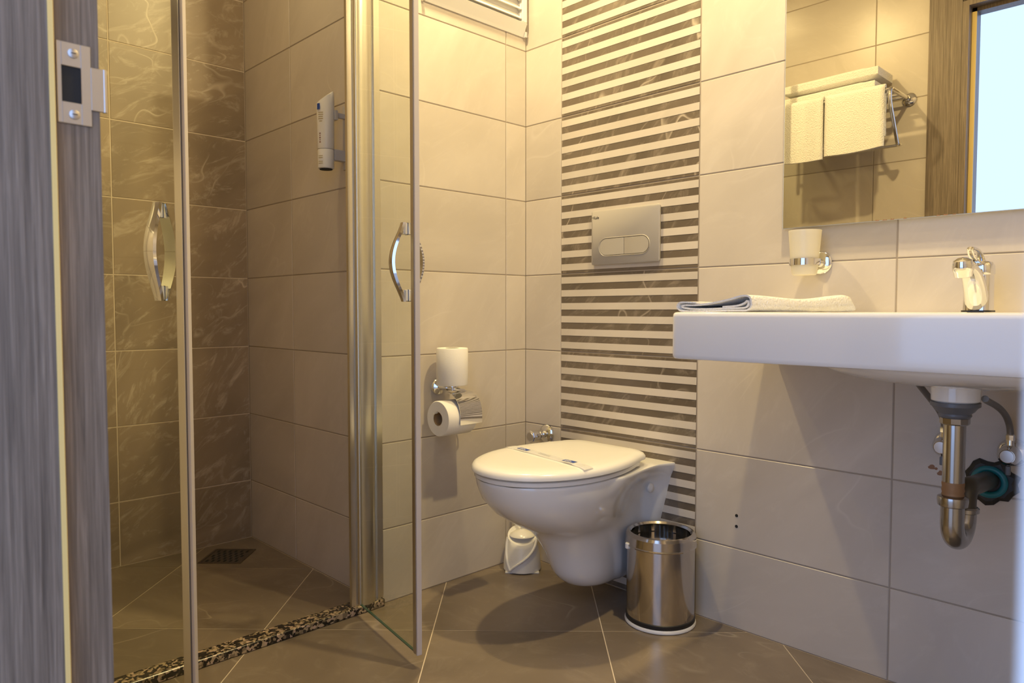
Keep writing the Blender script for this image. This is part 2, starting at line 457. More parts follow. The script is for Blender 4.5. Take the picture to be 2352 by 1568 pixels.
# shower left wall and the wall with the towel rack (one plane), pierced by the doorway
DJ0, DJ1, DZ = 0.000, 0.806, 2.045
bm = BM(); box(bm, UO, UL - G, DJ1 + 0.02, VD, 0, HC); box(bm, UO, UL - G, DJ0 - 0.02, DJ1 + 0.02, DZ + 0.02, HC); box(bm, UO, UL - G, VN, DJ0 - 0.02, 0, HC)
wall_left = struct('wall_left', bm, 'grout_beige')
tiles(wall_left, lambda s: (UL, s), pi / 2, [0.86, 1.146, 1.646, VT - 0.02], ZS, 'tile_beige')
tiles(wall_left, lambda s: (UL, s), pi / 2, [VT - 0.02, 2.146, VD], ZS, 'tile_dark')
tiles(wall_left, lambda s: (UL, s), pi / 2, [DJ0 - 0.04, 0.146, 0.646, 0.86], [2.09, 2.2155, HC], 'tile_beige')
tiles(wall_left, lambda s: (UL, s), pi / 2, [VN, DJ0 - 0.04], ZS, 'tile_beige')
# near wall, beside the basin
bm = BM(); box(bm, UO, UR + 0.08, VN - 0.06, VN - G, 0, HC); wall_near = struct('wall_near', bm, 'grout_beige')
tiles(wall_near, lambda s: (s, VN), pi, [UL, 0.69, 1.19, 1.69, UR], ZS, 'tile_beige')
# ceiling
bm = BM(); box(bm, UO, UR + 0.08, VN - 0.06, VD + 0.05, HC, HC + 0.05); struct('ceiling', bm, 'ceiling')

# ------------------------------------------------------------------ floor: 45 cm tiles laid on the diagonal
bm = BM(); box(bm, UO, UR + 0.08, VN - 0.06, VD + 0.05, -0.06, -0.0008); floor = struct('floor', bm, 'grout_light')
def clip(poly, x0, x1, y0, y1):
    for ax, val, sgn in ((0, x0, 1), (0, x1, -1), (1, y0, 1), (1, y1, -1)):
        out = []
        for i in range(len(poly)):
            p, q = poly[i], poly[(i + 1) % len(poly)]
            dp, dq = sgn * (p[ax] - val), sgn * (q[ax] - val)
            if dp >= 0: out.append(p)
            if dp * dq < 0:
                t = dp / (dp - dq); out.append((p[0] + (q[0] - p[0]) * t, p[1] + (q[1] - p[1]) * t))
        poly = out
        if not poly: return []
    return poly
DIAG, A0, B0, g2 = 0.6365, 2.647, 0.300, 0.0040
for i in range(-6, 5):
    for j in range(-6, 5):
        a0, a1 = A0 + DIAG * i + g2 / 2, A0 + DIAG * (i + 1) - g2 / 2     # u+v
        b0, b1 = B0 + DIAG * j + g2 / 2, B0 + DIAG * (j + 1) - g2 / 2     # u-v
        q = [((a + b) / 2, (a - b) / 2) for a, b in ((a0, b0), (a1, b0), (a1, b1), (a0, b1))]
        for R in ((UL + 0.001, UR - 0.002, VN + 0.002, 1.735), (UL + 0.001, US - 0.002, 1.735, VD - 0.002)):
            pl = clip(q, *R)
            ar = abs(sum(pl[k][0] * pl[(k + 1) % len(pl)][1] - pl[(k + 1) % len(pl)][0] * pl[k][1] for k in range(len(pl)))) / 2 if len(pl) > 2 else 0
            if ar > 0.0004:
                b = BM(); prism(b, pl, -0.010, 0.0); obj('floor_tile', b, 'tile_floor', floor)
# hall floor outside the doorway
bm = BM(); box(bm, -3.0, UO - 0.001, -2.0, 3.0, -0.06, -0.002); hf = struct('floor_hall', bm, 'hall_floor')

# ------------------------------------------------------------------ door frame (door_1) round the camera's doorway
def frame_poly(sgn, v):   # plan section of a jamb: stop outside, rebate inside; v = rebate plane, sgn = outwards
    return [(UO - 0.006, v - 0.016 * sgn), (0.163, v - 0.016 * sgn), (0.163, v), (0.209, v), (0.209, v + 0.022 * sgn), (UO - 0.006, v + 0.022 * sgn)]
bm = BM(); prism(bm, frame_poly(1, 0.80), 0, DZ)
door1 = obj('door_1', bm, 'wood'); door1['kind'] = 'structure'; door1['label'] = 'grey wood-grain door jamb with a nickel strike plate'
bm = BM(); prism(bm, frame_poly(-1, 0.003), 0, DZ); obj('jamb', bm, 'wood', door1)
bm = BM(); box(bm, UO - 0.006, 0.163, 0.003, 0.80, DZ - 0.035, DZ); box(bm, 0.163, 0.209, 0.003, 0.80, DZ - 0.02, DZ); obj('head_jamb', bm, 'wood', door1)
# rebate seal
bm = BM(); prism(bm, [(0.163, 0.7835), (0.1675, 0.7840), (0.1690, 0.789), (0.1675, 0.7995), (0.163, 0.7995)], 0.005, DZ - 0.036); obj('seal', bm, 'door_seal', door1, True)
bm = BM(); prism(bm, [(0.163, 0.0185), (0.1675, 0.0180), (0.1690, 0.011), (0.1675, 0.0035), (0.163, 0.0035)], 0.005, DZ - 0.036); obj('seal', bm, 'door_seal', door1, True)
# casings on the bathroom side
bm = BM(); box(bm, UL + 0.0005, 0.2075, 0.823, 0.940, 0, 2.13, 0.003); obj('casing', bm, 'wood', door1)
bm = BM(); box(bm, UL + 0.0005, 0.2075, -0.09, 0.822, DZ + 0.003, 2.13, 0.003); obj('casing', bm, 'wood', door1)
bm = BM(); box(bm, UL + 0.0005, 0.2075, -0.09, -0.017, 0, DZ + 0.002, 0.003); obj('casing', bm, 'wood', door1)
# casing on the hall side, lit by daylight
bm = BM(); box(bm, UO - 0.012, UO - 0.0065, -0.09, 0.0187, 0, 2.1, 0.002); obj('hall_casing', bm, 'architrave', door1)
bm = BM(); box(bm, UO - 0.012, UO - 0.0065, 0.785, 0.89, 0, 2.1, 0.002); obj('hall_casing', bm, 'wood', door1)
# strike plate: outline with latch hole and a lip, drawn in (u, z) on the rebate plane
def plate_bm():
    b = BM(); y0, y1 = 0.7982, 0.8006
    U0, U1, LU = 0.1725, 0.2015, 0.2135
    Z0, Z1 = 1.0285, 1.1055
    hz0, hz1, hu0, hu1 = 1.049, 1.083, 0.1765, 0.1930
    # pieces round the hole
    box(b, U0, hu0, y0, y1, Z0, Z1, 0.0004, 1); box(b, hu1, U1, y0, y1, Z0, Z1, 0.0004, 1)
    box(b, hu0, hu1, y0, y1, Z0, hz0, 0.0004, 1); box(b, hu0, hu1, y0, y1, hz1, Z1, 0.0004, 1)
    box(b, U1, LU, y0, y1, 1.0445, 1.0860, 0.0004, 1)
    # rolled lip end
    tube(b, [(LU, 0.8000, 1.0445), (LU, 0.8000, 1.0860)], 0.0022, 10)
    return b
strike = obj('strike_plate', plate_bm(), 'strike', door1, label='brushed nickel strike plate')
bm = BM(); box(bm, 0.1760, 0.1935, 0.7996, 0.8004, 1.0485, 1.0835, 0.0002, 1); obj('latch_hole', bm, 'dark_gap', strike)
for zz in (1.0375, 1.0955):
    bm = BM(); lathe(bm, (0.1865, 0.7982, zz), [(0.0048, 0), (0.0046, 0.0009), (0.003, 0.0016), (0, 0.0018)], '-Y', 20)
    s = obj('screw', bm, 'strike', strike, True)
    bm = BM(); box(bm, 0.1865 - 0.0022, 0.1865 + 0.0022, 0.7960, 0.7964, zz - 0.0004, zz + 0.0004); obj('screw_slot', bm, 'dark_gap', strike)

# ------------------------------------------------------------------ ceiling lamps
for (lx, ly), pw in LAMPS:
    t = thing('ceiling_downlight', 'round recessed ceiling downlight above the washbasin' if ly < 1 else ('round recessed ceiling downlight above the toilet' if ly < 1.7 else 'round recessed ceiling downlight inside the shower'), 'lamp', (lx, ly, HC - 0.012), 'recessed ceiling downlights')
    bm = BM(); lathe(bm, (lx, ly, HC - 0.012), [(0.052, 0.004), (0.056, 0), (0.070, 0.004), (0.072, 0.0118), (0.052, 0.0118), (0.052, 0.004)], 'Z', 32); obj('trim_ring', bm, 'white_plastic', t, True)
    bm = BM(); lathe(bm, (lx, ly, HC - 0.006), [(0.0515, 0), (0.0515, 0.005)], 'Z', 32); obj('lens', bm, 'lens', t)
    ld = bpy.data.lights.new('bulb', 'AREA'); ld.shape = 'DISK'; ld.size = 0.06; ld.energy = pw; ld.color = LAMP_COL
    lo = bpy.data.objects.new('bulb', ld); COL.objects.link(lo); lo.parent = t; lo.location = (0, 0, -0.002)

# ------------------------------------------------------------------ shower: kerb, profiles, doors
bm = BM(); box(bm, UL + 0.002, 1.153, 1.710, 1.762, 0.0005, 0.022, 0.004, 3)
tag(obj('shower_kerb', bm, 'granite'), 'speckled brown granite kerb along the floor of the shower entrance', 'kerb')

def post(name, label, pts, z0, z1, steel_label=None):
    b = BM(); prism(b, pts, z0, z1); o = obj(name, b, 'aluminium', None, True, angle=25); tag(o, label, 'profile'); return o
def round_section(u0, u1, v0, depth):
    """wall channel with a bulging face: flat side strips, half-round in the middle"""
    w_ = u1 - u0; P = [(u0, v0 + 0.010), (u0, v0), (u0 + 0.10 * w_, v0), (u0 + 0.10 * w_, v0 + 0.003), (u0 + 0.16 * w_, v0 + 0.003)]
    for i in range(13):
        a = pi * (1 - i / 12); P.append((u0 + 0.45 * w_ + 0.28 * w_ * cos(a), v0 + 0.001 - depth * sin(a)))
    P += [(u0 + 0.76 * w_, v0 + 0.003), (u0 + 0.80 * w_, v0 + 0.003), (u0 + 0.80 * w_, v0 - 0.003), (u0 + 0.90 * w_, v0 - 0.003), (u0 + 0.90 * w_, v0 + 0.002), (u1, v0 + 0.002), (u1, v0 + 0.035)]
    return P
PR = [(x, y) for x, y in round_section(1.050, 1.156, 1.722, 0.016)]
post('shower_wall_profile', 'tall satin aluminium wall profile where the open right glass shower door hinges', PR, 0.0225, 1.93)
PLf = [(2 * 0.220 - x + 0.0, y) for x, y in round_section(0.195, 0.245, 1.722, 0.010)]
post('shower_wall_profile', 'aluminium wall profile at the left end of the granite shower kerb', PLf[::-1], 0.0225, 1.93)

def shower_door(label, hinge, free, z0, z1, hz, hs):
    H = Vector((*hinge, 0)); Fp = Vector((*free, 0)); d = (Fp - H); Ld = d.length; d.normalize(); n = Vector((-d.y, d.x, 0))
    t = thing('shower_door', label, 'shower door', (H.x, H.y, z0))
    b = BM(); c = H + d * (Ld - 0.02) / 2; obox(b, (c.x, c.y, (z0 + z1) / 2), d, n, (Ld - 0.02) / 2, 0.003, (z1 - z0) / 2 - 0.002)
    obj('glass_panel', b, 'glass', t, label='clear glass pane')
    b = BM(); obox(b, (c.x, c.y, z0 + 0.001), d, n, (Ld - 0.02) / 2, 0.003, 0.0012); obj('glass_edge', b, 'glass_edge', t)
    # closing stile: channel, dark groove, pale magnetic seal
    b = BM(); c = H + d * (Ld - 0.0155); obox(b, (c.x, c.y, (z0 + z1) / 2), d, n, 0.0075, 0.0062, (z1 - z0) / 2, 0.0015, 2); obj('edge_profile', b, 'aluminium', t)
    b = BM(); c = H + d * (Ld - 0.0068); obox(b, (c.x, c.y, (z0 + z1) / 2), d, n, 0.0015, 0.0050, (z1 - z0) / 2); obj('seal_groove', b, 'seal_dark', t)
    b = BM(); c = H + d * (Ld - 0.0026); obox(b, (c.x, c.y, (z0 + z1) / 2), d, n, 0.0030, 0.0066, (z1 - z0) / 2, 0.002, 2); obj('magnetic_seal', b, 'seal_strip', t)
    # hinge side bead
    b = BM(); c = H + d * 0.004; tube(b, [(c.x, c.y, z0 + 0.001), (c.x, c.y, z1 - 0.001)], 0.006, 10); obj('hinge_bead', b, 'aluminium', t, True)
    # bow handles, one on each face, on shared clamps
    hc = H + d * (Ld - 0.055)
    hd = thing('handle', 'x', 'x', (hc.x, hc.y, hz)); del hd['label'], hd['category']
    hd.parent = t; hd.location = Vector((hc.x, hc.y, hz)) - WLOC[t]
    hl = 0.093
    for s in (-1, 1):
        b = BM(); rings = []
        for i in range(61):
            q = -1 + 2 * i / 60; zz = hz + hl * q
            off = 0.0095 + 0.030 * cos(q * pi / 2) ** 1.25
            wd = 0.0085 + 0.0035 * cos(q * pi / 2)
            th = 0.0032
            p = hc + n * (s * off)
            prof = [(-wd, -th), (-wd * 0.75, th * 0.9), (0, th * 1.5), (wd * 0.75, th * 0.9), (wd, -th)]
            rings.append([(p.x + d.x * a + n.x * s * o_, p.y + d.y * a + n.y * s * o_, zz) for a, o_ in prof])
        loft(b, rings); obj('bow', b, 'chrome', hd, True, angle=50)
    for q in (-1, 1):
        b = BM(); obox(b, (hc.x, hc.y, hz + q * (hl - 0.0145)), d, n, 0.0070, 0.0125, 0.0140, 0.0015, 2); obj('clamp', b, 'chrome', hd)
        b = BM(); obox(b, (hc.x, hc.y, hz + q * (hl - 0.0145)), d, n, 0.0074, 0.0010, 0.0142); obj('gasket', b, 'rubber', hd)
    return t
shower_door('open right-hand clear glass shower door standing before the paper holder wall', (1.063, 1.700), (1.002, 1.345), 0.035, 1.91, 0.962, 1)
shower_door('open left-hand clear glass shower door beside the wooden door jamb', (0.245, 1.704), (0.515, 1.413), 0.035, 1.91, 0.960, 1)

# shower drain, square grate set on the diagonal
dc = Vector((1.000, 2.440, 0)); d1 = Vector((0.7071, -0.7071, 0)); d2 = Vector((0.7071, 0.7071, 0)); hs = 0.072
dt = thing('floor_drain', 'square slotted metal drain grate in the shower floor', 'drain', (dc.x, dc.y, 0.0))
b = BM()
for s in (-1, 1):
    c = dc + d1 * s * (hs - 0.004); obox(b, (c.x, c.y, 0.0012), d1, d2, 0.004, hs, 0.0012)
    c = dc + d2 * s * (hs - 0.004); obox(b, (c.x, c.y, 0.0012), d1, d2, hs - 0.008, 0.004, 0.0012)
obj('rim', b, 'drain', dt)
b = BM(); obox(b, (dc.x, dc.y, 0.0005), d1, d2, hs - 0.008, hs - 0.008, 0.0006); obj('grate', b, 'drain', dt)
for r_ in range(5):
    for k in range(6 if r_ % 2 == 0 else 5):
        a = -0.050 + 0.020 * k + (0.010 if r_ % 2 else 0); q = -0.047 + 0.0235 * r_
        c = dc + d1 * a + d2 * q; b = BM(); obox(b, (c.x, c.y, 0.0012), d1, d2, 0.0042, 0.0098, 0.0003); obj('slot', b, 'dark_gap', dt)

# shampoo dispenser on the shower side wall
bt = thing('shampoo_dispenser', 'upright off-white shampoo bottle with slanted top clipped to the shower side wall', 'dispenser', (1.090, 1.905, 1.262))
b = BM()
def oval(c, rx, ry, z, n=28, slope=0.0, ax=Vector((0.72, -0.69, 0))):
    ay = Vector((-ax.y, ax.x, 0)); out = []
    for i in range(n):
        p = ax * (rx * cos(2 * pi * i / n)) + ay * (ry * sin(2 * pi * i / n)); out.append((c[0] + p.x, c[1] + p.y, z + slope * (p.dot(ax) / rx)))
    return out
bc = (1.090, 1.905)
loft(b, [oval(bc, 0.0235, 0.021, 1.318), oval(bc, 0.0245, 0.0215, 1.322), oval(bc, 0.0255, 0.0205, 1.40), oval(bc, 0.0262, 0.0175, 1.448, slope=0.006), oval(bc, 0.0255, 0.0150, 1.4655, slope=0.016), oval((bc[0] + 0.002, bc[1] - 0.002), 0.0215, 0.0095, 1.4705, slope=0.0155)])
bo = obj('bottle', b, 'bottle', bt, True)
b = BM(); loft(b, [oval(bc, 0.0215, 0.019, 1.262), oval(bc, 0.0235, 0.021, 1.264), oval(bc, 0.0238, 0.0213, 1.314), oval(bc, 0.0225, 0.020, 1.3175)]); cp = obj('cap', b, 'white_plastic', bt, True)
b = BM(); loft(b, [oval(bc, 0.0185, 0.016, 1.2595), oval(bc, 0.0185, 0.016, 1.2619)]); obj('outlet', b, 'dark_gap', cp)
# printing on the camera-side face of the bottle
def on_bottle(name, off, w_, z0, z1, mat, parent, push=0.0):
    ax = Vector((0.72, -0.69, 0)); ay = Vector((0.69, 0.72, 0)); rx, ry = 0.0256, 0.0206
    b = BM(); rings = []
    for zz in (z0, z1):
        f = 1.0 if zz < 1.41 else 1.0 - (zz - 1.41) * 3.2
        r_ = []
        for k in range(7):
            x_ = off + w_ * (k / 6 - 0.5); y_ = -(ry * f) * sqrt(max(0, 1 - (x_ / rx) ** 2)) - 0.0004 - push
            p = ax * x_ + ay * y_; r_.append((bc[0] + p.x, bc[1] + p.y, zz))
        rings.append(r_)
    loft(b, rings, False, False, False); return obj(name, b, mat, parent)
on_bottle('blue_emblem', -0.0165, 0.0095, 1.430, 1.4475, 'print_blue', bo, 0.0018)
for k, (zz, w_) in enumerate(((1.4195, 0.015), (1.4135, 0.016), (1.4075, 0.014), (1.4015, 0.015), (1.3945, 0.009))):
    on_bottle('text_line', -0.0095, w_, zz, zz + 0.0022, 'print_tan', bo, 0.0004)
for k in range(5): on_bottle('brown_lettering', -0.0120, 0.0026 if k % 2 else 0.0038, 1.334 + 0.0062 * k, 1.338 + 0.0062 * k, 'print_brown', bo, 0.0002)
for zz in (1.2795, 1.2955):
    on_bottle('cap_mark', -0.0105, 0.0135, zz, zz + 0.0018, 'print_tan', cp, 0.0012); on_bottle('cap_mark', -0.0105, 0.0135, zz - 0.0055, zz - 0.0037, 'print_tan', cp, 0.0012)
b = BM(); box(b, 1.148, US - 0.0006, 1.882, 1.908, 1.266, 1.452, 0.001); br = obj('wall_bracket', b, 'bracket_grey', bt)
b = BM(); box(b, 1.112, 1.148, 1.890, 1.902, 1.414, 1.428, 0.001); obox(b, (1.113, 1.8955, 1.418), (1, 0, 0), (0, 1, 0), 0.005, 0.014, 0.014, 0.001); obj('clip', b, 'bracket_grey', bt)
b = BM(); box(b, 1.108, 1.148, 1.886, 1.906, 1.288, 1.320, 0.002); obj('clip', b, 'bracket_grey', bt)

# ------------------------------------------------------------------ louvred vent window high in the back wall
wn = thing('window_1', 'x', 'x', (1.52, VT, 1.757)); del wn['category']; wn['label'] = 'white louvred plastic vent window'; wn['kind'] = 'structure'
W0, W1, Z0, Z1, DP = 1.314, 1.727, 1.757, 2.20, 0.022
b = BM(); loft(b, [[(u_, VT - 0.0005, Z0), (u_, VT - 0.005, Z0), (u_, VT - 0.007, Z0 + 0.006), (u_, VT - 0.008, Z0 + 0.009), (u_, VT - DP, Z0 + 0.040), (u_, VT - DP + 0.002, Z0 + 0.042), (u_, VT - 0.0005, Z0 + 0.042)] for u_ in (W0, W1)]); box(b, W0, W1, VT - DP, VT - 0.0005, Z1 - 0.042, Z1, 0.002)
box(b, W0, W0 + 0.030, VT - DP, VT - 0.0005, Z0 + 0.0425, Z1 - 0.0425, 0.002); box(b, W1 - 0.022, W1, VT - DP, VT - 0.0005, Z0 + 0.0425, Z1 - 0.0425, 0.002)
obj('frame', b, 'white_plastic', wn)
b = BM(); box(b, W0 + 0.031, W1 - 0.023, VT - 0.004, VT - 0.0006, Z0 + 0.043, Z1 - 0.043); obj('backing', b, 'white_plastic', wn)
k = 0; zz = Z0 + 0.060
while zz < Z1 - 0.05:
    b = BM(); obox(b, ((W0 + W1) / 2 + 0.003, VT - 0.013, zz), (1, 0, 0), Vector((0, cos(radians(48)), sin(radians(48)))), (W1 - W0) / 2 - 0.034, 0.0165, 0.0012); obj('slat', b, 'white_plastic', wn)
    b = BM(); box(b, W1 - 0.030, W1 - 0.0225, VT - 0.021, VT - 0.008, zz - 0.010, zz + 0.010, 0.002); obj('slat_clip', b, 'white_plastic', wn)
    zz += 0.030
b = BM(); box(b, W1 - 0.001, W1 + 0.007, VT - 0.016, VT - 0.004, Z0 - 0.002, Z0 + 0.016, 0.001); obj('catch', b, 'bracket_grey', wn)
b = BM(); box(b, W0 - 0.009, W0 + 0.001, VT - 0.014, VT - 0.004, Z0 - 0.001, Z0 + 0.011, 0.001); obj('catch', b, 'bracket_grey', wn)

# ------------------------------------------------------------------ paper holder with flap, two rolls
hv = VT - 0.076
ph = thing('paper_holder', 'chrome wall-mounted toilet paper holder with a curved flap cover', 'holder', (1.361, VT, 0.62))
b = BM(); lathe(b, (1.361, VT - 0.0005, 0.616), [(0.026, 0), (0.026, 0.004), (0.022, 0.010), (0.012, 0.014), (0.0085, 0.020), (0.0085, 0.050)], '-Y', 28); obj('rosette', b, 'chrome', ph, True)
b = BM(); tube(b, bez((1.361, VT - 0.045, 0.616), (1.361, hv - 0.01, 0.616), (1.362, hv, 0.614), (1.402, hv, 0.606), 12), 0.0062, 12); obj('arm', b, 'chrome', ph, True)
b = BM(); tube(b, [(1.357, hv, 0.610), (1.357, hv, 0.735)], 0.004, 10); obj('spindle', b, 'chrome', ph, True)
b = BM(); lathe(b, (1.357, hv, 0.6225), [(0.020, 0), (0.020, 0.004)], 'Z', 24); obj('spindle_plate', b, 'chrome', ph, True)
b = BM(); tube(b, bez((1.402, hv, 0.606), (1.432, hv, 0.600), (1.436, hv, 0.57), (1.434, hv, 0.552), 12) + [Vector((1.432, hv, 0.549)), Vector((1.426, hv, 0.5475)), Vector((1.40, hv, 0.5475)), Vector((1.288, hv, 0.5475))], 0.0032, 10); obj('roll_bar', b, 'chrome', ph, True)
# flap: sheet metal bent over the roll
b = BM(); rr = []
for th in (0.0, 0.0012):
    pr = []
    for i in range(15):
        t = i / 14
        yy = hv + 0.004 - 0.060 * sin(min(1, t * 1.15) * pi / 2); z_ = 0.604 - 0.004 * t - 0.086 * t ** 2.0
        pr.append((yy - th, z_ + th * (1 - t)))
    rr.append(pr)
sec = rr[0] + rr[1][::-1]
loft(b, [[(1.340, y, z) for y, z in sec], [(1.425, y, z) for y, z in sec]])
obj('flap', b, 'chrome', ph, True, label='polished curved metal flap')
def roll(label, c, axis, r, L, loc):
    t = thing('toilet_roll', label, 'toilet roll', loc)
    b = BM(); lathe(b, c, [(0.0205, 0.0), (r - 0.002, 0.0), (r, 0.003), (r, L - 0.003), (r - 0.002, L), (0.0205, L)], axis, 48)
    # open the core: remove cap faces
    for f in [f for f in b.faces if len(f.verts) > 8]: b.faces.remove(f)
    obj('paper', b, 'paper', t, True)
    b = BM(); lathe(b, c, [(0.0203, 0.0008), (0.0203, L - 0.0008), (0.0190, L - 0.0008), (0.0190, 0.0008), (0.0203, 0.0008)], axis, 32)
    for f in [f for f in b.faces if len(f.verts) > 8]: b.faces.remove(f)
    obj('core', b, 'cardboard', t, True)
roll('spare white toilet roll standing upright on top of the chrome paper holder', (1.357, hv, 0.627), 'Z', 0.0470, 0.110, (1.357, hv, 0.627))
roll('white toilet roll hanging sideways under the chrome flap', (1.302, hv, 0.531), 'X', 0.0525, 0.108, (1.355, hv, 0.478))

# ------------------------------------------------------------------ toilet
TC = 1.305
toilet = thing('toilet', 'white wall-hung toilet with closed lid under the grey flush plate', 'toilet', (UR, TC, 0.08))
def half(u, z):
    """half width of the ceramic at (u, z)"""
    T = lambda L: (lambda k: L[k[0]] + (L[k[0] + 1] - L[k[0]]) * k[1])(zk)
    zz = [0.075, 0.085, 0.115, 0.190, 0.250, 0.285, 0.320, 0.360, 0.395, 0.417]
    i = 0
    while i < len(zz) - 2 and z > zz[i + 1]: i += 1
    zk = (i, min(1, max(0, (z - zz[i]) / (zz[i + 1] - zz[i]))))
    tip = T([1.520, 1.490, 1.452, 1.418, 1.372, 1.305, 1.250, 1.212, 1.195, 1.190])
    bb = T([0.050, 0.065, 0.080, 0.092, 0.106, 0.130, 0.151, 0.167, 0.175, 0.176])
    back = T([1.70, 1.70, 1.70, 1.70, 1.66, 1.640, 1.640, 1.660, 1.70, 1.72])
    pw = T([0.085, 0.090, 0.098, 0.114, 0.127, 0.137, 0.146, 0.154, 0.160, 0.161])
    nk = T([0.050, 0.065, 0.080, 0.092, 0.098, 0.100, 0.104, 0.118, 0.150, 0.161])
    a = (back - tip) / 2; cu = tip + a * 0.92
    e = 0.0
    if u <= cu: e = bb * max(0, 1 - ((cu - u) / (cu - tip)) ** 2.15) ** 0.5
    else: e = bb * max(0, 1 - ((u - cu) / (back - cu)) ** 2.2) ** 0.5
    nn = nk * min(1, max(0, (u - cu) / 0.04)) if u > cu else 0
    q = min(1, max(0, (u - 1.655) / 0.075)); q = q * q * (3 - 2 * q)
    p_ = pw * q
    return (e ** 8 + nn ** 8 + p_ ** 8) ** 0.125, tip
b = BM(); rings = []
NZ = [0.075, 0.080, 0.090, 0.105, 0.125, 0.150, 0.180, 0.210, 0.235, 0.255, 0.270, 0.285, 0.300, 0.320, 0.340, 0.360, 0.380, 0.398, 0.408, 0.414, 0.417]
for k, z in enumerate(NZ):
    _, tip = half(1.5, z); sh = 0.0
    ins = 0.004 if k == 0 else (0.0025 if k == len(NZ) - 1 else 0.0)
    tip += ins
    us = [tip + (UR - 0.0005 - tip) * (1 - cos(pi * i / 30 / 2)) ** 1.0 if False else tip + (UR - 0.0005 - tip) * (i / 30) ** 1.55 for i in range(31)]
    us = [tip] + [x for x in us[1:]]
    R_ = [(u, TC + max(0, half(u, z)[0] - ins), z) for u in us]
    Lr = [(u, TC - max(0, half(u, z)[0] - ins), z) for u in us[1:]][::-1]
    rings.append(R_ + Lr)
loft(b, rings)
bowl = obj('bowl', b, 'ceramic', toilet, True, angle=60)
# seat and lid: D outlines
def dshape(tip, rear, hw, z, n=30, ins=0.0, rw=0.80):
    out = []; cu = tip + (rear - tip) * 0.50; tip += ins; rear -= ins; hw -= ins
    for i in range(n + 1):
        a = pi / 2 + pi * i / n
        out.append((cu + (cu - tip) * cos(a) if True else 0, TC + hw * (abs(sin(a)) ** 0.96) * (1 if sin(a) >= 0 else -1), z))
    hr = hw * rw; rc = min(0.055, hr * 0.7)
    for i in range(1, 9):
        t = i / 8; out.append((cu + (rear - rc - cu) * t, TC - (hw + (hr - hw) * t ** 1.9), z))
    for i in range(1, 8):
        a = radians(90 * i / 7); out.append((rear - rc + rc * sin(a), TC - (hr - rc + rc * cos(a)), z))
    for i in range(7, 0, -1):
        a = radians(90 * i / 7); out.append((rear - rc + rc * sin(a), TC + (hr - rc + rc * cos(a)), z))
    for i in range(8, 0, -1):
        t = i / 8; out.append((cu + (rear - rc - cu) * t, TC + (hw + (hr - hw) * t ** 1.9), z))
    return out
b = BM(); loft(b, [dshape(1.190, 1.655, 0.177, 0.4185, ins=0.004), dshape(1.188, 1.657, 0.179, 0.421), dshape(1.188, 1.657, 0.179, 0.430), dshape(1.190, 1.655, 0.177, 0.4325, ins=0.004)])
obj('seat', b, 'seat_plastic', toilet, True, angle=50)
b = BM(); loft(b, [dshape(1.182, 1.672, 0.184, 0.4345, ins=0.006), dshape(1.180, 1.674, 0.186, 0.437), dshape(1.180, 1.674, 0.186, 0.444), dshape(1.180, 1.674, 0.186, 0.451, ins=0.004), dshape(1.180, 1.674, 0.186, 0.4555, ins=0.012), dshape(1.180, 1.674, 0.186, 0.4580, ins=0.026), dshape(1.180, 1.674, 0.186, 0.4590, ins=0.060), dshape(1.180, 1.674, 0.186, 0.4594, ins=0.120)])
obj('lid', b, 'seat_plastic', toilet, True, angle=50)
for s in (-1, 1):
    b = BM(); tube(b, [(1.668, TC + s * 0.075 - 0.02, 0.432), (1.668, TC + s * 0.075 + 0.02, 0.432)], 0.011, 14); obj('hinge', b, 'seat_plastic', toilet, True)
# mounting bolt cap at the side of the rear plate
b = BM(); lathe(b, (1.690, TC - 0.128, 0.345), [(0.014, 0), (0.013, 0.004), (0.008, 0.007), (0, 0.008)], '-Y', 20); obj('bolt_cap', b, 'white_plastic', toilet, True)
# hygiene paper band over the lid
bd = thing('hygiene_band', 'white paper strip with blue marks laid across the closed toilet lid', 'paper band', (1.40, TC, 0.46))
def lid_z(v):
    e = 0.186 - abs(v - TC)
    return 0.0012 + 0.4594 + 0.0006 if e > 0.06 else (0.4590 + 0.0008 if e > 0.03 else 0.4555 + (0.0043) * max(0, (e - 0.008) / 0.022) if e > 0.006 else 0.4500)
def band_u(v): return 1.392 + (v - TC) * 0.16
b = BM(); up_, dn_ = [], []
for i in range(41):
    v = TC - 0.1735 + 0.347 * i / 40; rz = lid_z(v) + 0.0006 + 0.0012 * max(0, sin((v - TC) * 42)) * (abs(v - TC) < 0.14)
    up_.append((band_u(v), v, rz))
ri = [[(x - 0.017, y, z) for x, y, z in up_], [(x, y, z + 0.0004) for x, y, z in up_], [(x + 0.017, y, z) for x, y, z in up_]]
loft(b, ri, False, False, False); bmesh.ops.solidify(b, geom=b.faces[:], thickness=0.0003); bs = obj('strip', b, 'band', bd)
def on_band(name, v0, v1, x0, x1, mat, dz):
    b = BM(); vs = [v0 + (v1 - v0) * i / 6 for i in range(7)]
    def zt(v): return lid_z(v) + 0.0013 + 0.0012 * max(0, sin((v - TC) * 42)) * (abs(v - TC) < 0.14) + dz
    loft(b, [[(band_u(v) + x, v, zt(v)) for v in vs] for x in (x0, x1)], False, False, False); return obj(name, b, mat, bs)
for vc in (TC + 0.098, TC - 0.098):
    on_band('blue_mark', vc - 0.0225, vc + 0.0225, -0.0085, 0.0085, 'print_blue', 0.0002)
    for k in range(4):
        on_band('white_mark', vc + 0.012 - 0.006 * k, vc + 0.0155 - 0.006 * k, -0.0045 + 0.0022 * (k % 2), 0.0045 - 0.002 * (k % 2), 'print_white', 0.0004)
    on_band('white_mark', vc - 0.016, vc + 0.017, -0.0062, -0.0050, 'print_white', 0.0004)
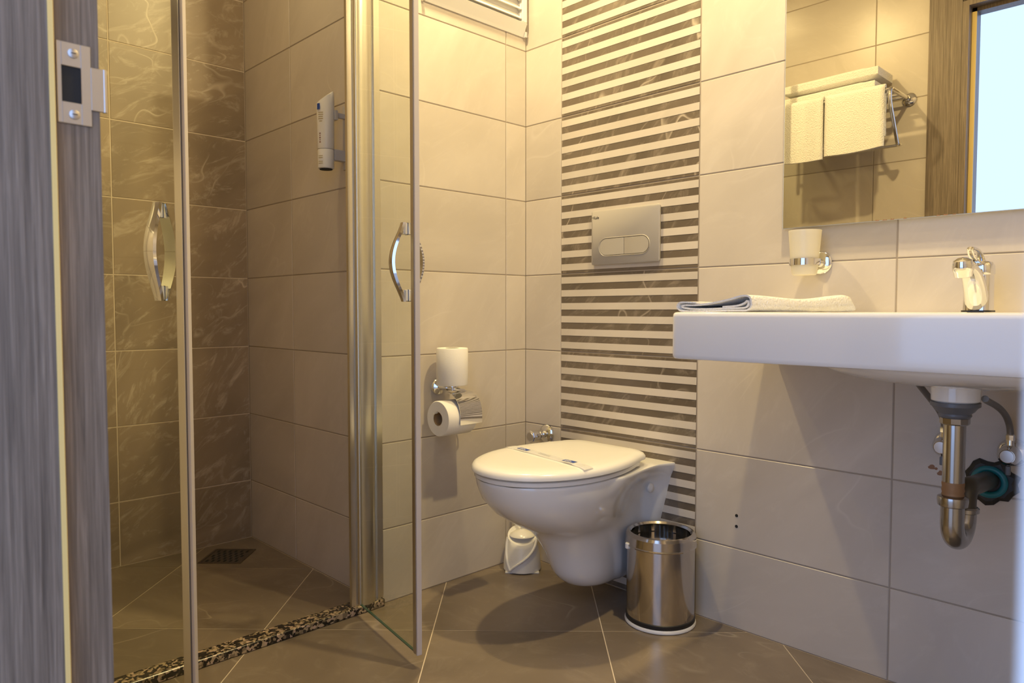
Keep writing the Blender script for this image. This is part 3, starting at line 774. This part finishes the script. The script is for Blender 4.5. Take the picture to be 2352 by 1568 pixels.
for k, x_ in enumerate((-0.004, 0.003)):
    on_band('grey_line', TC - 0.022 + 0.004 * k, TC + 0.028, x_ - 0.0007, x_ + 0.0007, 'print_grey', 0.0002)

# flush plate
fp = thing('flush_plate', 'grey dual-button flush plate on the striped tiles above the toilet', 'flush plate', (UR, 1.309, 0.987))
PV0, PV1, PZ0, PZ1, PT = 1.182, 1.432, 0.988, 1.152, 0.0115
def yz_loft(b, secs):
    loft(b, [[(u, y, z) for y, z in s] for u, s in secs])
pc, pz, phy, phz = (PV0 + PV1) / 2, (PZ0 + PZ1) / 2, (PV1 - PV0) / 2, (PZ1 - PZ0) / 2
b = BM(); yz_loft(b, [(UR - 0.0005, rrect(pc, pz, phy - 0.003, phz - 0.003, 0.004)), (UR - 0.006, rrect(pc, pz, phy - 0.001, phz - 0.001, 0.005)), (UR - PT + 0.0015, rrect(pc, pz, phy, phz, 0.006)), (UR - PT, rrect(pc, pz, phy - 0.0015, phz - 0.0015, 0.006))])
pl = obj('plate', b, 'grey_plastic', fp, True, angle=50)
bcx, bcz, bh, bw = 1.308, 1.040, 0.0245, 0.0900
def stadium(cv, cz, hw, hh, n=12): return arc((cv + hw - hh, cz), hh, -90, 90, n) + arc((cv - hw + hh, cz), hh, 90, 270, n)
# raised bead round the buttons, dark seam, two buttons
b = BM(); so, si = stadium(bcx, bcz, bw + 0.0045, bh + 0.0045), stadium(bcx, bcz, bw + 0.0010, bh + 0.0010); sm = stadium(bcx, bcz, bw + 0.0028, bh + 0.0028)
loft(b, [[(UR - PT + 0.0002, y, z) for y, z in so], [(UR - PT - 0.0022, y, z) for y, z in sm], [(UR - PT - 0.0004, y, z) for y, z in si], [(UR - PT + 0.0002, y, z) for y, z in si]], False, False)
obj('bead', b, 'grey_plastic', fp, True)
b = BM(); yz_loft(b, [(UR - PT + 0.0002, stadium(bcx, bcz, bw + 0.0011, bh + 0.0011)), (UR - PT - 0.0002, stadium(bcx, bcz, bw + 0.0011, bh + 0.0011))]); obj('button_gap', b, 'dark_gap', fp)
dv = 1.306
for s in (1, -1):
    P_ = arc((bcx + s * (bw - bh), bcz), bh, -90, 90, 14) if s > 0 else arc((bcx + s * (bw - bh), bcz), bh, 90, 270, 14)
    edge = dv + s * 0.0007
    P_ = P_ + ([(edge, bcz + bh), (edge, bcz - bh)] if s > 0 else [(edge, bcz - bh), (edge, bcz + bh)])
    cy = sum(y for y, z in P_) / len(P_); sh = lambda k: [(cy + (y - cy) * k, bcz + (z - bcz) * k) for y, z in P_]
    b = BM(); yz_loft(b, [(UR - PT, P_), (UR - PT - 0.0012, P_), (UR - PT - 0.0018, sh(0.985))]); obj('button', b, 'grey_plastic', fp, True)
me = text_mesh('Kale', 0.0125); me.materials.append(M['print_black'])
lt = bpy.data.objects.new('lettering', me); COL.objects.link(lt); lt.parent = pl; lt.location = Vector((UR - PT - 0.0003, 1.4130, 1.1315)) - WLOC[pl]; lt.rotation_euler = (pi / 2, 0, -pi / 2)
b = BM(); yz_loft(b, [(UR - PT, [(1.4262, 1.133), (1.4292, 1.1355), (1.4278, 1.1325), (1.4300, 1.1315), (1.4262, 1.1312)]), (UR - PT - 0.0003, [(1.4262, 1.133), (1.4292, 1.1355), (1.4278, 1.1325), (1.4300, 1.1315), (1.4262, 1.1312)])]); obj('emblem', b, 'print_black', pl)

# stop valve beside the toilet
vz, vv = 0.437, 1.628
sv = thing('stop_valve', 'chrome stop valve with hexagonal knob on the wall left of the toilet', 'valve', (UR, vv, vz))
b = BM(); lathe(b, (UR - 0.0005, vv, vz), [(0.031, 0), (0.031, 0.003), (0.025, 0.010), (0.012, 0.014), (0.012, 0.026)], '-X', 30); obj('rosette', b, 'chrome', sv, True)
b = BM(); lathe(b, (UR - 0.026, vv, vz), [(0.010, 0), (0.010, 0.008), (0.0155, 0.014), (0.0165, 0.030), (0.0165, 0.042)], '-X', 28); obj('body', b, 'chrome', sv, True)
b = BM(); lathe(b, (UR - 0.068, vv, vz), [(0.0195, 0), (0.0205, 0.002), (0.0205, 0.011), (0.0180, 0.0135)], '-X', 8); obj('knob', b, 'chrome', sv)
b = BM(); lathe(b, (UR - 0.0815, vv, vz), [(0.0145, 0), (0.0140, 0.001), (0, 0.0015)], '-X', 24); obj('knob_cap', b, 'strike', sv, True)

# ------------------------------------------------------------------ toilet brush in its holder
bx, by = 1.648, 1.650
tb = thing('toilet_brush', 'white plastic toilet brush holder on the floor behind the toilet bowl', 'toilet brush', (bx, by, 0))
b = BM(); prism(b, [(bx + x, by + y) for x, y in ((-0.072, 0.005), (0.005, -0.072), (0.070, -0.005), (-0.005, 0.070))], 0.0006, 0.0035); obj('base_plate', b, 'white_plastic', tb)
FA = radians(225.0)
b = BM(); rings = []
for k in range(8):
    t = k / 7; r_ = []
    for i in range(40):
        a = 2 * pi * i / 40; zt = 0.112 + 0.022 * cos(a - FA - pi); rad = 0.0615 - 0.010 * t ** 2 - 0.004 * t
        r_.append((bx + rad * cos(a), by + rad * sin(a), 0.004 + (zt - 0.004) * t))
    rings.append(r_)
rings.append([(bx + 0.043 * cos(2 * pi * i / 40), by + 0.043 * sin(2 * pi * i / 40), 0.112 + 0.019 * cos(2 * pi * i / 40 - FA - pi)) for i in range(40)])
loft(b, rings); obj('holder', b, 'white_plastic', tb, True, angle=50)
def on_holder(da, t, off=0.0012):
    a = FA + da; zt = 0.112 + 0.022 * cos(a - FA - pi); rad = 0.0615 - 0.010 * t ** 2 - 0.004 * t + off
    return Vector((bx + rad * cos(a), by + rad * sin(a), 0.004 + (zt - 0.004) * t))
pts = [on_holder(radians(-78) + radians(38) * (i / 14) ** 1.3, 1.0 - 0.93 * (i / 14)) for i in range(15)] + [on_holder(radians(-36) + radians(110) * (i / 16) ** 1.15, 0.08 + 0.92 * (i / 16) ** 0.95) for i in range(17)]
b = BM(); tube(b, pts, 0.0042, 10); obj('rim_band', b, 'white_plastic', tb, True)
b = BM(); lathe(b, (bx, by, 0.112), [(0.042, 0.0), (0.040, 0.004), (0.024, 0.014), (0.009, 0.018), (0.006, 0.020)], 'Z', 32); obj('brush_collar', b, 'seat_plastic', tb, True)
b = BM(); tube(b, [(bx, by, 0.128), (bx, by, 0.30)], 0.0052, 12); lathe(b, (bx, by, 0.30), [(0.0055, 0), (0.009, 0.006), (0.009, 0.07), (0.005, 0.08), (0, 0.081)], 'Z', 16); obj('handle', b, 'white_plastic', tb, True)

# ------------------------------------------------------------------ waste bin
ex, ey = 1.640, 1.107
wb = thing('waste_bin', 'small polished steel waste bin with black liner beside the toilet', 'bin', (ex, ey, 0))
b = BM(); lathe(b, (ex, ey, 0.0008), [(0.090, 0), (0.0955, 0.001), (0.0962, 0.005), (0.0935, 0.010)], 'Z', 64); obj('base_ring', b, 'white_plastic', wb, True)
b = BM(); lathe(b, (ex, ey, 0.010), [(0.0920, 0.0), (0.0935, 0.002), (0.0935, 0.012), (0.0915, 0.014)], 'Z', 64); obj('foot_ring', b, 'rubber', wb, True)
b = BM(); lathe(b, (ex, ey, 0.022), [(0.0915, 0), (0.0915, 0.200), (0.0905, 0.200), (0.0905, 0.001), (0, 0.001)], 'Z', 72); obj('body', b, 'steel', wb, True)
b = BM(); lathe(b, (ex, ey, 0.2145), [(0.0918, 0.004), (0.0965, 0.0), (0.0972, 0.003), (0.0955, 0.005), (0.0945, 0.027), (0.0900, 0.034), (0.0840, 0.0355), (0.0790, 0.030), (0.0780, 0.010), (0.0900, 0.008)], 'Z', 72); obj('rim', b, 'steel', wb, True, angle=30)
b = BM(); rings = []
for k in range(7):
    z = 0.2420 - 0.030 * k; rings.append([(ex + (0.0772 - 0.0010 * k + 0.0018 * sin(9 * a + k) + 0.0012 * sin(23 * a)) * cos(a), ey + (0.0772 - 0.0010 * k + 0.0018 * sin(9 * a + k) + 0.0012 * sin(23 * a)) * sin(a), z) for a in [2 * pi * i / 96 for i in range(96)]])
loft(b, rings, False, True); obj('liner', b, 'black_bag', wb, True)
ha = radians(148)
b = BM(); c_ = Vector((ex + 0.094 * cos(ha), ey + 0.094 * sin(ha), 0.214)); lathe(b, c_, [(0.006, -0.008), (0.008, -0.006), (0.008, 0.006), (0.006, 0.008)], 'Z', 16); obj('lug', b, 'white_plastic', wb, True)

# ------------------------------------------------------------------ washbasin
SF, SV0, SV1, SZ0, SZ1 = 1.281, -0.105, 0.848, 0.7475, 0.8452
sk = thing('washbasin', 'long white ceramic slab washbasin hung on the beige tiled wall', 'washbasin', (UR, 0.37, SZ0))
cx, cy, hx, hy = (SF + UR - 0.0005) / 2, (SV0 + SV1) / 2, (UR - 0.0005 - SF) / 2, (SV1 - SV0) / 2
def R3(cx, cy, hx, hy, r, z, n=6): return [(x, y, z) for x, y in rrect(cx, cy, hx, hy, r, n)]
b = BM(); loft(b, [R3(cx, cy, hx - 0.010, hy - 0.010, 0.012, SZ0), R3(cx, cy, hx - 0.003, hy - 0.003, 0.016, SZ0 + 0.0015), R3(cx, cy, hx - 0.0006, hy - 0.0006, 0.018, SZ0 + 0.005), R3(cx, cy, hx, hy, 0.018, SZ0 + 0.010),
             R3(cx, cy, hx, hy, 0.018, SZ1 - 0.010), R3(cx, cy, hx - 0.0008, hy - 0.0008, 0.018, SZ1 - 0.004), R3(cx, cy, hx - 0.003, hy - 0.003, 0.017, SZ1 - 0.0012), R3(cx, cy, hx - 0.008, hy - 0.008, 0.014, SZ1),
             R3(1.445, 0.37, 0.142, 0.262, 0.070, SZ1 - 0.0005), R3(1.445, 0.37, 0.136, 0.256, 0.066, SZ1 - 0.006), R3(1.450, 0.37, 0.120, 0.235, 0.060, SZ1 - 0.075), R3(1.460, 0.37, 0.070, 0.15, 0.050, SZ1 - 0.094)])
obj('basin_slab', b, 'ceramic', sk, True, angle=35)
b = BM()
pr = [(sin(pi / 2 * (1 - i / 14)), -0.0415 * (1 - cos(0)) - 0.040 * sin(pi / 2 * i / 14)) for i in range(15)]
lathe(b, (1.495, 0.352, SZ0 + 0.001), [(r_ * 0.262, h) for r_, h in pr], 'Z', 56, sx=0.70, sy=1.0); obj('bowl_underside', b, 'ceramic', sk, True)
PX, PY = 1.500, 0.376
b = BM(); lathe(b, (PX, PY, 0.681), [(0.036, 0), (0.0395, 0.003), (0.0405, 0.045)], 'Z', 36); obj('outlet_collar', b, 'ceramic', sk, True)
# drain trap: one thing of several parts
tp = thing('drain_trap', 'tarnished metal P-trap drain pipe under the washbasin', 'drain pipe', (PX, PY, 0.40))
b = BM(); lathe(b, (PX, PY, 0.652), [(0.024, 0), (0.027, 0.004), (0.026, 0.008), (0.031, 0.012), (0.036, 0.019), (0.0405, 0.022), (0.0405, 0.0288)], 'Z', 36); obj('waste_flange', b, 'pvc_grey', tp, True)
b = BM(); lathe(b, (PX, PY, 0.6395), [(0.0225, 0), (0.0245, 0.002), (0.0245, 0.0120), (0.022, 0.0128)], 'Z', 10); obj('top_nut', b, 'pipe_chrome', tp)
b = BM(); tube(b, [(PX, PY, 0.533), (PX, PY, 0.640)], 0.0183, 28); obj('tailpipe', b, 'pipe_chrome', tp, True)
b = BM(); lathe(b, (PX, PY, 0.507), [(0.0178, 0), (0.0188, 0.002), (0.0176, 0.006), (0.0190, 0.010), (0.0180, 0.016), (0.0188, 0.0225), (0.0183, 0.0258)], 'Z', 28); obj('thread', b, 'rust', tp, True)
b = BM(); lathe(b, (PX, PY, 0.487), [(0.0215, 0), (0.0245, 0.002), (0.0258, 0.012), (0.0250, 0.018), (0.020, 0.0198)], 'Z', 28); obj('slip_nut', b, 'pipe_chrome', tp, True)
RB = 0.0365; zc = 0.4555
ub = [(PX, PY, 0.4868), (PX, PY, 0.470)] + [(PX + RB - RB * cos(pi * i / 16), PY - 0.003 * i / 16, zc - RB * sin(pi * i / 16)) for i in range(17)] + [(PX + 2 * RB, PY - 0.003, 0.466)]
b = BM(); tube(b, ub, 0.0196, 28); obj('u_bend', b, 'pipe_chrome', tp, True)
b = BM(); lathe(b, (PX + 2 * RB, PY - 0.003, 0.462), [(0.0205, 0), (0.0238, 0.002), (0.0238, 0.009), (0.0205, 0.012)], 'Z', 28); obj('bend_nut', b, 'pipe_chrome', tp, True)
b = BM(); tube(b, [(PX + 2 * RB, PY - 0.003, 0.468)] + bez((PX + 2 * RB, PY - 0.003, 0.478), (PX + 2 * RB, PY - 0.003, 0.508), (PX + 2 * RB + 0.012, PY - 0.004, 0.512), (PX + 2 * RB + 0.05, PY - 0.005, 0.506), 12) + [Vector((UR - 0.002, PY - 0.006, 0.498))], 0.0186, 24); obj('outlet_pipe', b, 'pvc_dark', tp, True)
WY, WZ = 0.369, 0.495
b = BM(); rings = []
random.seed(3)
jag = [random.uniform(0.85, 1.18) for _ in range(22)]
for uu, k in ((UR - 0.0004, 1.0), (UR - 0.004, 0.98), (UR - 0.008, 0.80), (UR - 0.0085, 0.6)):
    rings.append([(uu, WY + 0.047 * k * jag[i] * cos(2 * pi * i / 22), WZ + 0.047 * k * jag[i] * sin(2 * pi * i / 22)) for i in range(22)])
loft(b, rings); obj('wall_sealant', b, 'rubber', tp, label='ragged black sealant round the wall outlet')
b = BM(); tube(b, [(UR - 0.012, WY + 0.0270 * cos(2 * pi * i / 36), WZ + 0.0270 * sin(2 * pi * i / 36)) for i in range(37)], 0.0068, 12, False); obj('gasket', b, 'teal', tp, True, label='teal rubber gasket')
# angle valves with hoses
def angle_valve(label, vy, vz, hose, side):
    t = thing('angle_valve', label, 'valve', (UR, vy, vz))
    b = BM(); lathe(b, (UR - 0.0005, vy, vz), [(0.029, 0), (0.029, 0.002), (0.024, 0.009), (0.012, 0.013), (0.012, 0.020)], '-X', 30); obj('rosette', b, 'chrome', t, True)
    b = BM(); lathe(b, (UR - 0.020, vy, vz), [(0.011, 0), (0.017, 0.006), (0.0205, 0.016), (0.0200, 0.026), (0.0150, 0.034), (0.0135, 0.040)], '-X', 28); tube(b, [(UR - 0.036, vy, vz + 0.015), (UR - 0.036, vy, vz + 0.034)], [0.008, 0.007], 14); obj('body', b, 'chrome', t, True)
    b = BM(); lathe(b, (UR - 0.0602, vy, vz), [(0.0125, 0), (0.012, 0.0015), (0, 0.002)], '-X', 24); obj('knob_cap', b, 'strike', t, True)
    b = BM(); obox(b, (UR - 0.046, vy, vz - 0.030), (1, 0, 0), (0, 1, 0), 0.005, 0.004, 0.009, 0.002); obj('lever', b, 'pvc_grey', t)
    b = BM(); tube(b, hose, 0.0062, 12); obj('hose', b, 'hose', t, True)
    b = BM(); lathe(b, (UR - 0.036, vy, vz + 0.030), [(0.0085, 0), (0.0085, 0.010), (0.007, 0.012)], 'Z', 8); obj('hose_nut', b, 'chrome', t)
VY1 = 0.330; VZ1 = 0.560
angle_valve('chrome angle valve with bent hose at the right of the drain trap', VY1, VZ1, bez((UR - 0.036, VY1, VZ1 + 0.036), (UR - 0.036, VY1, VZ1 + 0.10), (1.60, 0.350, 0.672), (1.525, 0.335, 0.688), 20), 1)
VY2 = 0.447; VZ2 = 0.562
angle_valve('chrome angle valve half hidden behind the drain tailpipe', VY2, VZ2, bez((UR - 0.036, VY2, VZ2 + 0.036), (UR - 0.036, VY2, VZ2 + 0.075), (1.645, 0.456, 0.660), (1.600, 0.478, 0.7145), 20), -1)
# small marks on the right wall
for vy, vz in ((0.939, 0.304), (0.939, 0.275)):
    b = BM(); lathe(b, (UR + 0.0002, vy, vz), [(0.0042, 0), (0.0042, 0.0010), (0.0028, 0.0012), (0.0028, 0.0004), (0, 0.0004)], '-X', 16); o = obj('screw_hole', b, 'dark_gap', wall_right)
for vy, vz, r_ in ((0.4790, 0.5065, 0.0068), (0.4705, 0.5045, 0.0034), (0.4610, 0.4955, 0.0068)):
    b = BM(); pts_ = [(r_ * (0.7 + 0.5 * random.random()) * cos(2 * pi * i / 10), r_ * (0.6 + 0.4 * random.random()) * sin(2 * pi * i / 10)) for i in range(10)]
    yz_loft(b, [(UR + 0.0003, [(vy + x, vz + y) for x, y in pts_]), (UR - 0.0003, [(vy + x, vz + y) for x, y in pts_])]); obj('paint_spot', b, 'stain', wall_right)

# ------------------------------------------------------------------ tap
fx, fy, fz = 1.630, 0.374, SZ1
tap = thing('basin_tap', 'chrome single-lever mixer tap standing on the washbasin', 'tap', (fx, fy, fz))
b = BM(); loft(b, [R3(fx, fy, 0.0275, 0.0255, 0.014, fz + 0.0003), R3(fx, fy, 0.0275, 0.0255, 0.014, fz + 0.0035)]); obj('base_gasket', b, 'rubber', tap)
b = BM(); rings = []
for t in [i / 10 for i in range(11)]:
    z = fz + 0.0036 + 0.068 * t; rings.append(R3(fx + 0.004 * t, fy, 0.0250 - 0.002 * t, 0.0235 - 0.0015 * t, 0.012, z))
loft(b, rings); obj('body', b, 'chrome', tap, True, angle=50)
# spout: sweeps forward and up from the front of the body to a round aerator head
b = BM(); cl = bez((fx - 0.006, fy, fz + 0.006), (fx - 0.022, fy, fz + 0.045), (fx - 0.045, fy, fz + 0.080), (fx - 0.098, fy, fz + 0.086), 14); rings = []
for i, p in enumerate(cl):
    t = i / 14; a = cl[max(0, i - 1)]; c_ = cl[min(14, i + 1)]; tg = (c_ - a).normalized(); nn = Vector((-tg.z, 0, tg.x)); hw = 0.022 - 0.006 * t; hh = 0.020 - 0.009 * t
    rings.append([p + Vector((0, 1, 0)) * (hw * cos(2 * pi * k / 20)) + nn * (hh * sin(2 * pi * k / 20)) for k in range(20)])
loft(b, rings); obj('spout', b, 'chrome', tap, True)
b = BM(); Mh = Matrix.Rotation(radians(-14), 4, 'Y'); lathe(b, (fx - 0.108, fy, fz + 0.066), [(0.0140, 0), (0.0150, 0.002), (0.0158, 0.009), (0.0175, 0.012), (0.0178, 0.020), (0.0150, 0.030), (0.008, 0.0345), (0, 0.0355)], Mh, 32); hd_ = obj('spout_head', b, 'chrome', tap, True)
b = BM(); lathe(b, Vector((fx - 0.108, fy, fz + 0.066)) - Vector((sin(radians(-14)), 0, cos(radians(14)))) * 0.0008, [(0.0122, 0), (0.0122, 0.001)], Mh, 28); obj('aerator', b, 'tile_beige', hd_)
# cartridge cap and loop lever
b = BM(); rings = [R3(fx + 0.004, fy, 0.0245, 0.0230, 0.014, fz + 0.0725), R3(fx + 0.004, fy, 0.0255, 0.0240, 0.015, fz + 0.075), R3(fx + 0.004, fy, 0.0250, 0.0235, 0.015, fz + 0.090), R3(fx + 0.004, fy, 0.0215, 0.020, 0.014, fz + 0.097), R3(fx + 0.004, fy, 0.012, 0.012, 0.010, fz + 0.099)]
loft(b, rings); cap_ = obj('lever_cap', b, 'chrome', tap, True, angle=50)
b = BM(); lathe(b, (fx - 0.0213, fy + 0.004, fz + 0.084), [(0.0036, 0), (0.0036, 0.0010), (0, 0.0010)], '-X', 16); obj('grub_screw', b, 'dark_gap', cap_)
b = BM(); P1 = bez((fx + 0.018, fy, fz + 0.094), (fx + 0.006, fy, fz + 0.118), (fx - 0.020, fy, fz + 0.122), (fx - 0.066, fy, fz + 0.120), 12) + bez((fx - 0.069, fy, fz + 0.117), (fx - 0.060, fy, fz + 0.104), (fx - 0.045, fy, fz + 0.100), (fx - 0.012, fy, fz + 0.096), 10)
rings = []
for i, p in enumerate(P1):
    a = P1[max(0, i - 1)]; c_ = P1[min(len(P1) - 1, i + 1)]; tg = (c_ - a).normalized(); nn = Vector((-tg.z, 0, tg.x)); hw = 0.0075 - 0.002 * sin(pi * i / (len(P1) - 1)); hh = 0.0030
    rings.append([p + Vector((0, 1, 0)) * (hw * cos(2 * pi * k / 14)) + nn * (hh * sin(2 * pi * k / 14)) for k in range(14)])
loft(b, rings); obj('lever', b, 'chrome', tap, True)

# ------------------------------------------------------------------ tumbler holder and frosted tumbler
cz_, cv_, cu_ = 0.962, 0.741, UR - 0.062
ch = thing('tumbler_holder', 'chrome ring holder on the wall above the washbasin', 'holder', (UR, 0.727, cz_))
b = BM(); lathe(b, (UR - 0.0005, 0.727, cz_), [(0.0265, 0), (0.0265, 0.005), (0.023, 0.008), (0.010, 0.010), (0.009, 0.024)], '-X', 32); obj('rosette', b, 'chrome', ch, True)
b = BM(); lathe(b, (cu_, cv_, cz_ - 0.0075), [(0.0325, 0), (0.0345, 0.0), (0.0345, 0.0150), (0.0325, 0.0150), (0.0325, 0)], 'Z', 40)
for f in [f for f in b.faces if len(f.verts) > 8]: b.faces.remove(f)
obj('ring', b, 'chrome', ch, True, angle=30)
b = BM(); tube(b, [(UR - 0.022, 0.728, cz_), (cu_ + 0.030, cv_ - 0.008, cz_)], 0.0055, 12); obj('arm', b, 'chrome', ch, True)
b = BM(); lathe(b, (cu_, cv_, 0.932), [(0, 0), (0.0255, 0), (0.0278, 0.003), (0.0310, 0.030), (0.0368, 0.104), (0.0350, 0.104), (0.0292, 0.030), (0.0262, 0.006), (0, 0.006)], 'Z', 40)
tag(obj('tumbler', b, 'frosted', None, True), 'frosted glass tumbler held in the chrome ring above the washbasin', 'tumbler')

# ------------------------------------------------------------------ mirror
MU = UR - 0.020
mi = thing('mirror', 'large frameless wall mirror above the washbasin', 'mirror', (UR, 0.35, 1.049))
b = BM(); box(b, MU, MU + 0.0008, -0.12, 0.8150, 1.0500, 1.98); obj('silvered_face', b, 'mirror', mi)
b = BM(); box(b, MU + 0.0009, MU + 0.005, -0.12, 0.8162, 1.0492, 1.98); obj('glass_edge', b, 'mirror_edge', mi)
b = BM(); box(b, MU + 0.0052, UR - 0.0005, -0.10, 0.800, 1.062, 1.96); obj('back_panel', b, 'white_plastic', mi)

# ------------------------------------------------------------------ folded hand towel on the basin
hz = SZ1 + 0.0004
Cn = Vector((1.300, 0.675, hz)); Al = Vector((1.293, 0.838, hz)); Bn = Vector((1.585, 0.588, hz))
e1 = (Al - Cn); Lw = e1.length; e1.normalize(); e2 = (Bn - Cn); Ll = e2.length; e2.normalize()
# section across the folds, s from the thick fold (0) to the thin one (Lw)
th = 0.0042
path = [(0.060, 0.0085), (0.030, 0.0105), (0.016, 0.0150), (0.0095, 0.0195), (0.0065, 0.0160), (0.0090, 0.0100), (0.020, 0.0066), (0.07, 0.0058), (0.12, 0.0060), (0.142, 0.0075), (0.150, 0.0105), (0.143, 0.0130), (0.120, 0.0135), (0.080, 0.0165), (0.045, 0.0225), (0.020, 0.0285), (0.006, 0.0275), (0.0012, 0.0190), (0.0012, 0.0100), (0.007, 0.0042), (0.02, 0.0022), (0.08, 0.0021), (0.145, 0.0021), (0.157, 0.0050), (0.1605, 0.0100), (0.1570, 0.0160), (0.148, 0.0185), (0.120, 0.0180)]
def crsp(P, n=4):
    out = []
    for i in range(len(P) - 1):
        p0, p1, p2, p3 = [Vector((*P[max(0, min(len(P) - 1, i + k))], 0)) for k in (-1, 0, 1, 2)]
        for j in range(n):
            t = j / n; out.append(0.5 * ((2 * p1) + (p2 - p0) * t + (2 * p0 - 5 * p1 + 4 * p2 - p3) * t * t + (3 * p1 - p0 - 3 * p2 + p3) * t ** 3))
    out.append(Vector((*P[-1], 0))); return out
cs = crsp(path)
b = BM(); lft, rgt = [], []
for i, p in enumerate(cs):
    a = cs[max(0, i - 1)]; c_ = cs[min(len(cs) - 1, i + 1)]; tg = (c_ - a).normalized(); nn = Vector((-tg.y, tg.x, 0)); lft.append(p + nn * th * 0.40); rgt.append(p - nn * th * 0.40)
sect = lft + rgt[::-1]
rings = []
for k in range(25):
    t = k / 24
    hsc = 1.08 - 0.20 * sin(pi * min(1, t * 1.25)) + 0.05 * sin(7 * t) + (0.10 * max(0, (t - 0.8) / 0.2))
    wsc = 1.0 - 0.03 * sin(5 * t)
    x_ = Ll * t
    if t > 0.93: hsc *= sqrt(max(0.05, 1 - ((t - 0.93) / 0.075) ** 2))
    base = Cn + e2 * x_
    rings.append([base + e1 * (p.x * wsc * Lw / 0.161) + Vector((0, 0, max(0.0003, p.y * hsc + 0.0008 * sin(40 * p.x + 9 * t)))) for p in sect])
loft(b, rings)
tag(obj('hand_towel', b, 'terry', None, True, angle=70), 'folded white hand towel lying at the left end of the washbasin', 'towel')

# ------------------------------------------------------------------ towel rack seen in the mirror
RV0, RV1, RZ, RF = 1.010, 1.472, 1.712, 0.405
tr = thing('towel_rack', 'chrome wall towel rack beside the doorway, seen in the mirror', 'towel rack', (UL, 1.30, RZ))
for v in (RV0, RV1):
    b = BM(); lathe(b, (UL + 0.0005, v, RZ), [(0.027, 0), (0.027, 0.006), (0.021, 0.012), (0.012, 0.016), (0.011, 0.030)], 'X', 28); obj('rosette', b, 'chrome', tr, True)
    b = BM(); tube(b, [(UL + 0.02, v, RZ), (RF, v, RZ)], 0.0085, 14); obj('arm', b, 'chrome', tr, True)
    b = BM(); tube(b, bez((RF, v, RZ + 0.002), (RF + 0.024, v, RZ - 0.008), (RF + 0.014, v, RZ - 0.05), (RF - 0.002, v, RZ - 0.075), 10) + [Vector((RF - 0.075, v, RZ - 0.187))] + bez((RF - 0.082, v, RZ - 0.196), (RF - 0.090, v, RZ - 0.205), (RF - 0.10, v, RZ - 0.205), (RF - 0.115, v, RZ - 0.200), 6), 0.0072, 12); obj('strut', b, 'chrome', tr, True)
for u_ in (0.235, 0.290, 0.345, RF):
    b = BM(); tube(b, [(u_, RV0, RZ), (u_, RV1, RZ)], 0.0060, 12); obj('bar', b, 'chrome', tr, True)
b = BM(); tube(b, [(RF - 0.115, RV0, RZ - 0.200), (RF - 0.115, RV1, RZ - 0.200)], 0.006, 12); obj('lower_bar', b, 'chrome', tr, True)

def hung(label, v0, v1, drop_f, drop_b):
    sec = []
    for r_, flip in ((0.0205, 0), (0.0070, 1)):
        P_ = [(RF + r_, RZ + 0.002 - drop_f)] + [(RF + r_, RZ + 0.002 - drop_f * (1 - k / 8)) for k in range(1, 8)] + [(RF + r_ * cos(pi * k / 10), RZ + 0.002 + r_ * sin(pi * k / 10)) for k in range(11)] + [(RF - r_, RZ + 0.002 - drop_b)]
        sec += P_ if not flip else P_[::-1]
    b = BM(); rings = []
    for k in range(17):
        t = k / 16; v = v0 + (v1 - v0) * t; e = min(t, 1 - t); rd = 0.55 + 0.45 * min(1, e / 0.06) ** 0.5
        R_ = []
        for (u_, z_) in sec:
            low = max(0, (RZ - z_) / drop_f)
            R_.append((RF + (u_ - RF) * (rd if abs(u_ - RF) > 0.01 else 1) + 0.003 * low * sin(6 * t + v0 * 9), v + 0.002 * low * sin(3 * t), z_ + (0.010 * low * sin(2.4 * t + v0 * 3) if z_ < RZ - 0.01 else 0)))
        rings.append(R_)
    loft(b, rings)
    return tag(obj('hanging_towel', b, 'terry', None, True, angle=70), label, 'towel', 'towels hung over the chrome rack')
hung('white towel hung over the rack front, nearer the doorway, seen in the mirror', 1.030, 1.262, 0.222, 0.18)
hung('white towel hung over the rack front, nearer the shower, seen in the mirror', 1.270, 1.458, 0.232, 0.18)
def stack(label, z0, z1, v0, v1, u0, u1):
    b = BM(); box(b, u0, u1, v0, v1, z0, z1); bmesh.ops.subdivide_edges(b, edges=b.edges[:], cuts=5, use_grid_fill=True)
    c_ = Vector(((u0 + u1) / 2, (v0 + v1) / 2, (z0 + z1) / 2)); h = Vector(((u1 - u0) / 2, (v1 - v0) / 2, (z1 - z0) / 2))
    for v in b.verts:
        d = v.co - c_; f = max(abs(d.x / h.x), abs(d.y / h.y)); k = 1 - 0.42 * max(0, (f - 0.72) / 0.28) ** 2
        v.co.z = z0 + (z1 - z0) * 0.5 + d.z * k + 0.002 * sin(11 * v.co.y + 5 * v.co.x); v.co.z = max(v.co.z, z0)
    return tag(obj('folded_towel', b, 'terry', None, True, angle=80), label, 'towel', 'folded towels on top of the chrome rack')
stack('folded white towel lying directly on the rack bars, seen in the mirror', RZ + 0.0115, RZ + 0.062, 1.080, 1.462, 0.215, 0.382)
stack('folded white towel on top of another towel on the rack, seen in the mirror', RZ + 0.0625, RZ + 0.118, 1.070, 1.458, 0.212, 0.378)

# small chips along the lower mirror edge
random.seed(11)
for v0 in (0.592, 0.575, 0.560, 0.470, 0.455, 0.44, 0.535):
    w_ = random.uniform(0.006, 0.011); h_ = random.uniform(0.0015, 0.003)
    b = BM(); P_ = [(v0, 1.0494), (v0 + w_, 1.0494), (v0 + w_ * 0.8, 1.0494 + h_), (v0 + w_ * 0.35, 1.0494 + h_ * 0.7), (v0 + 0.1 * w_, 1.0494 + h_)]
    yz_loft(b, [(MU - 0.0002, P_), (MU + 0.0002, P_)]); obj('edge_chip', b, 'stain', mi)
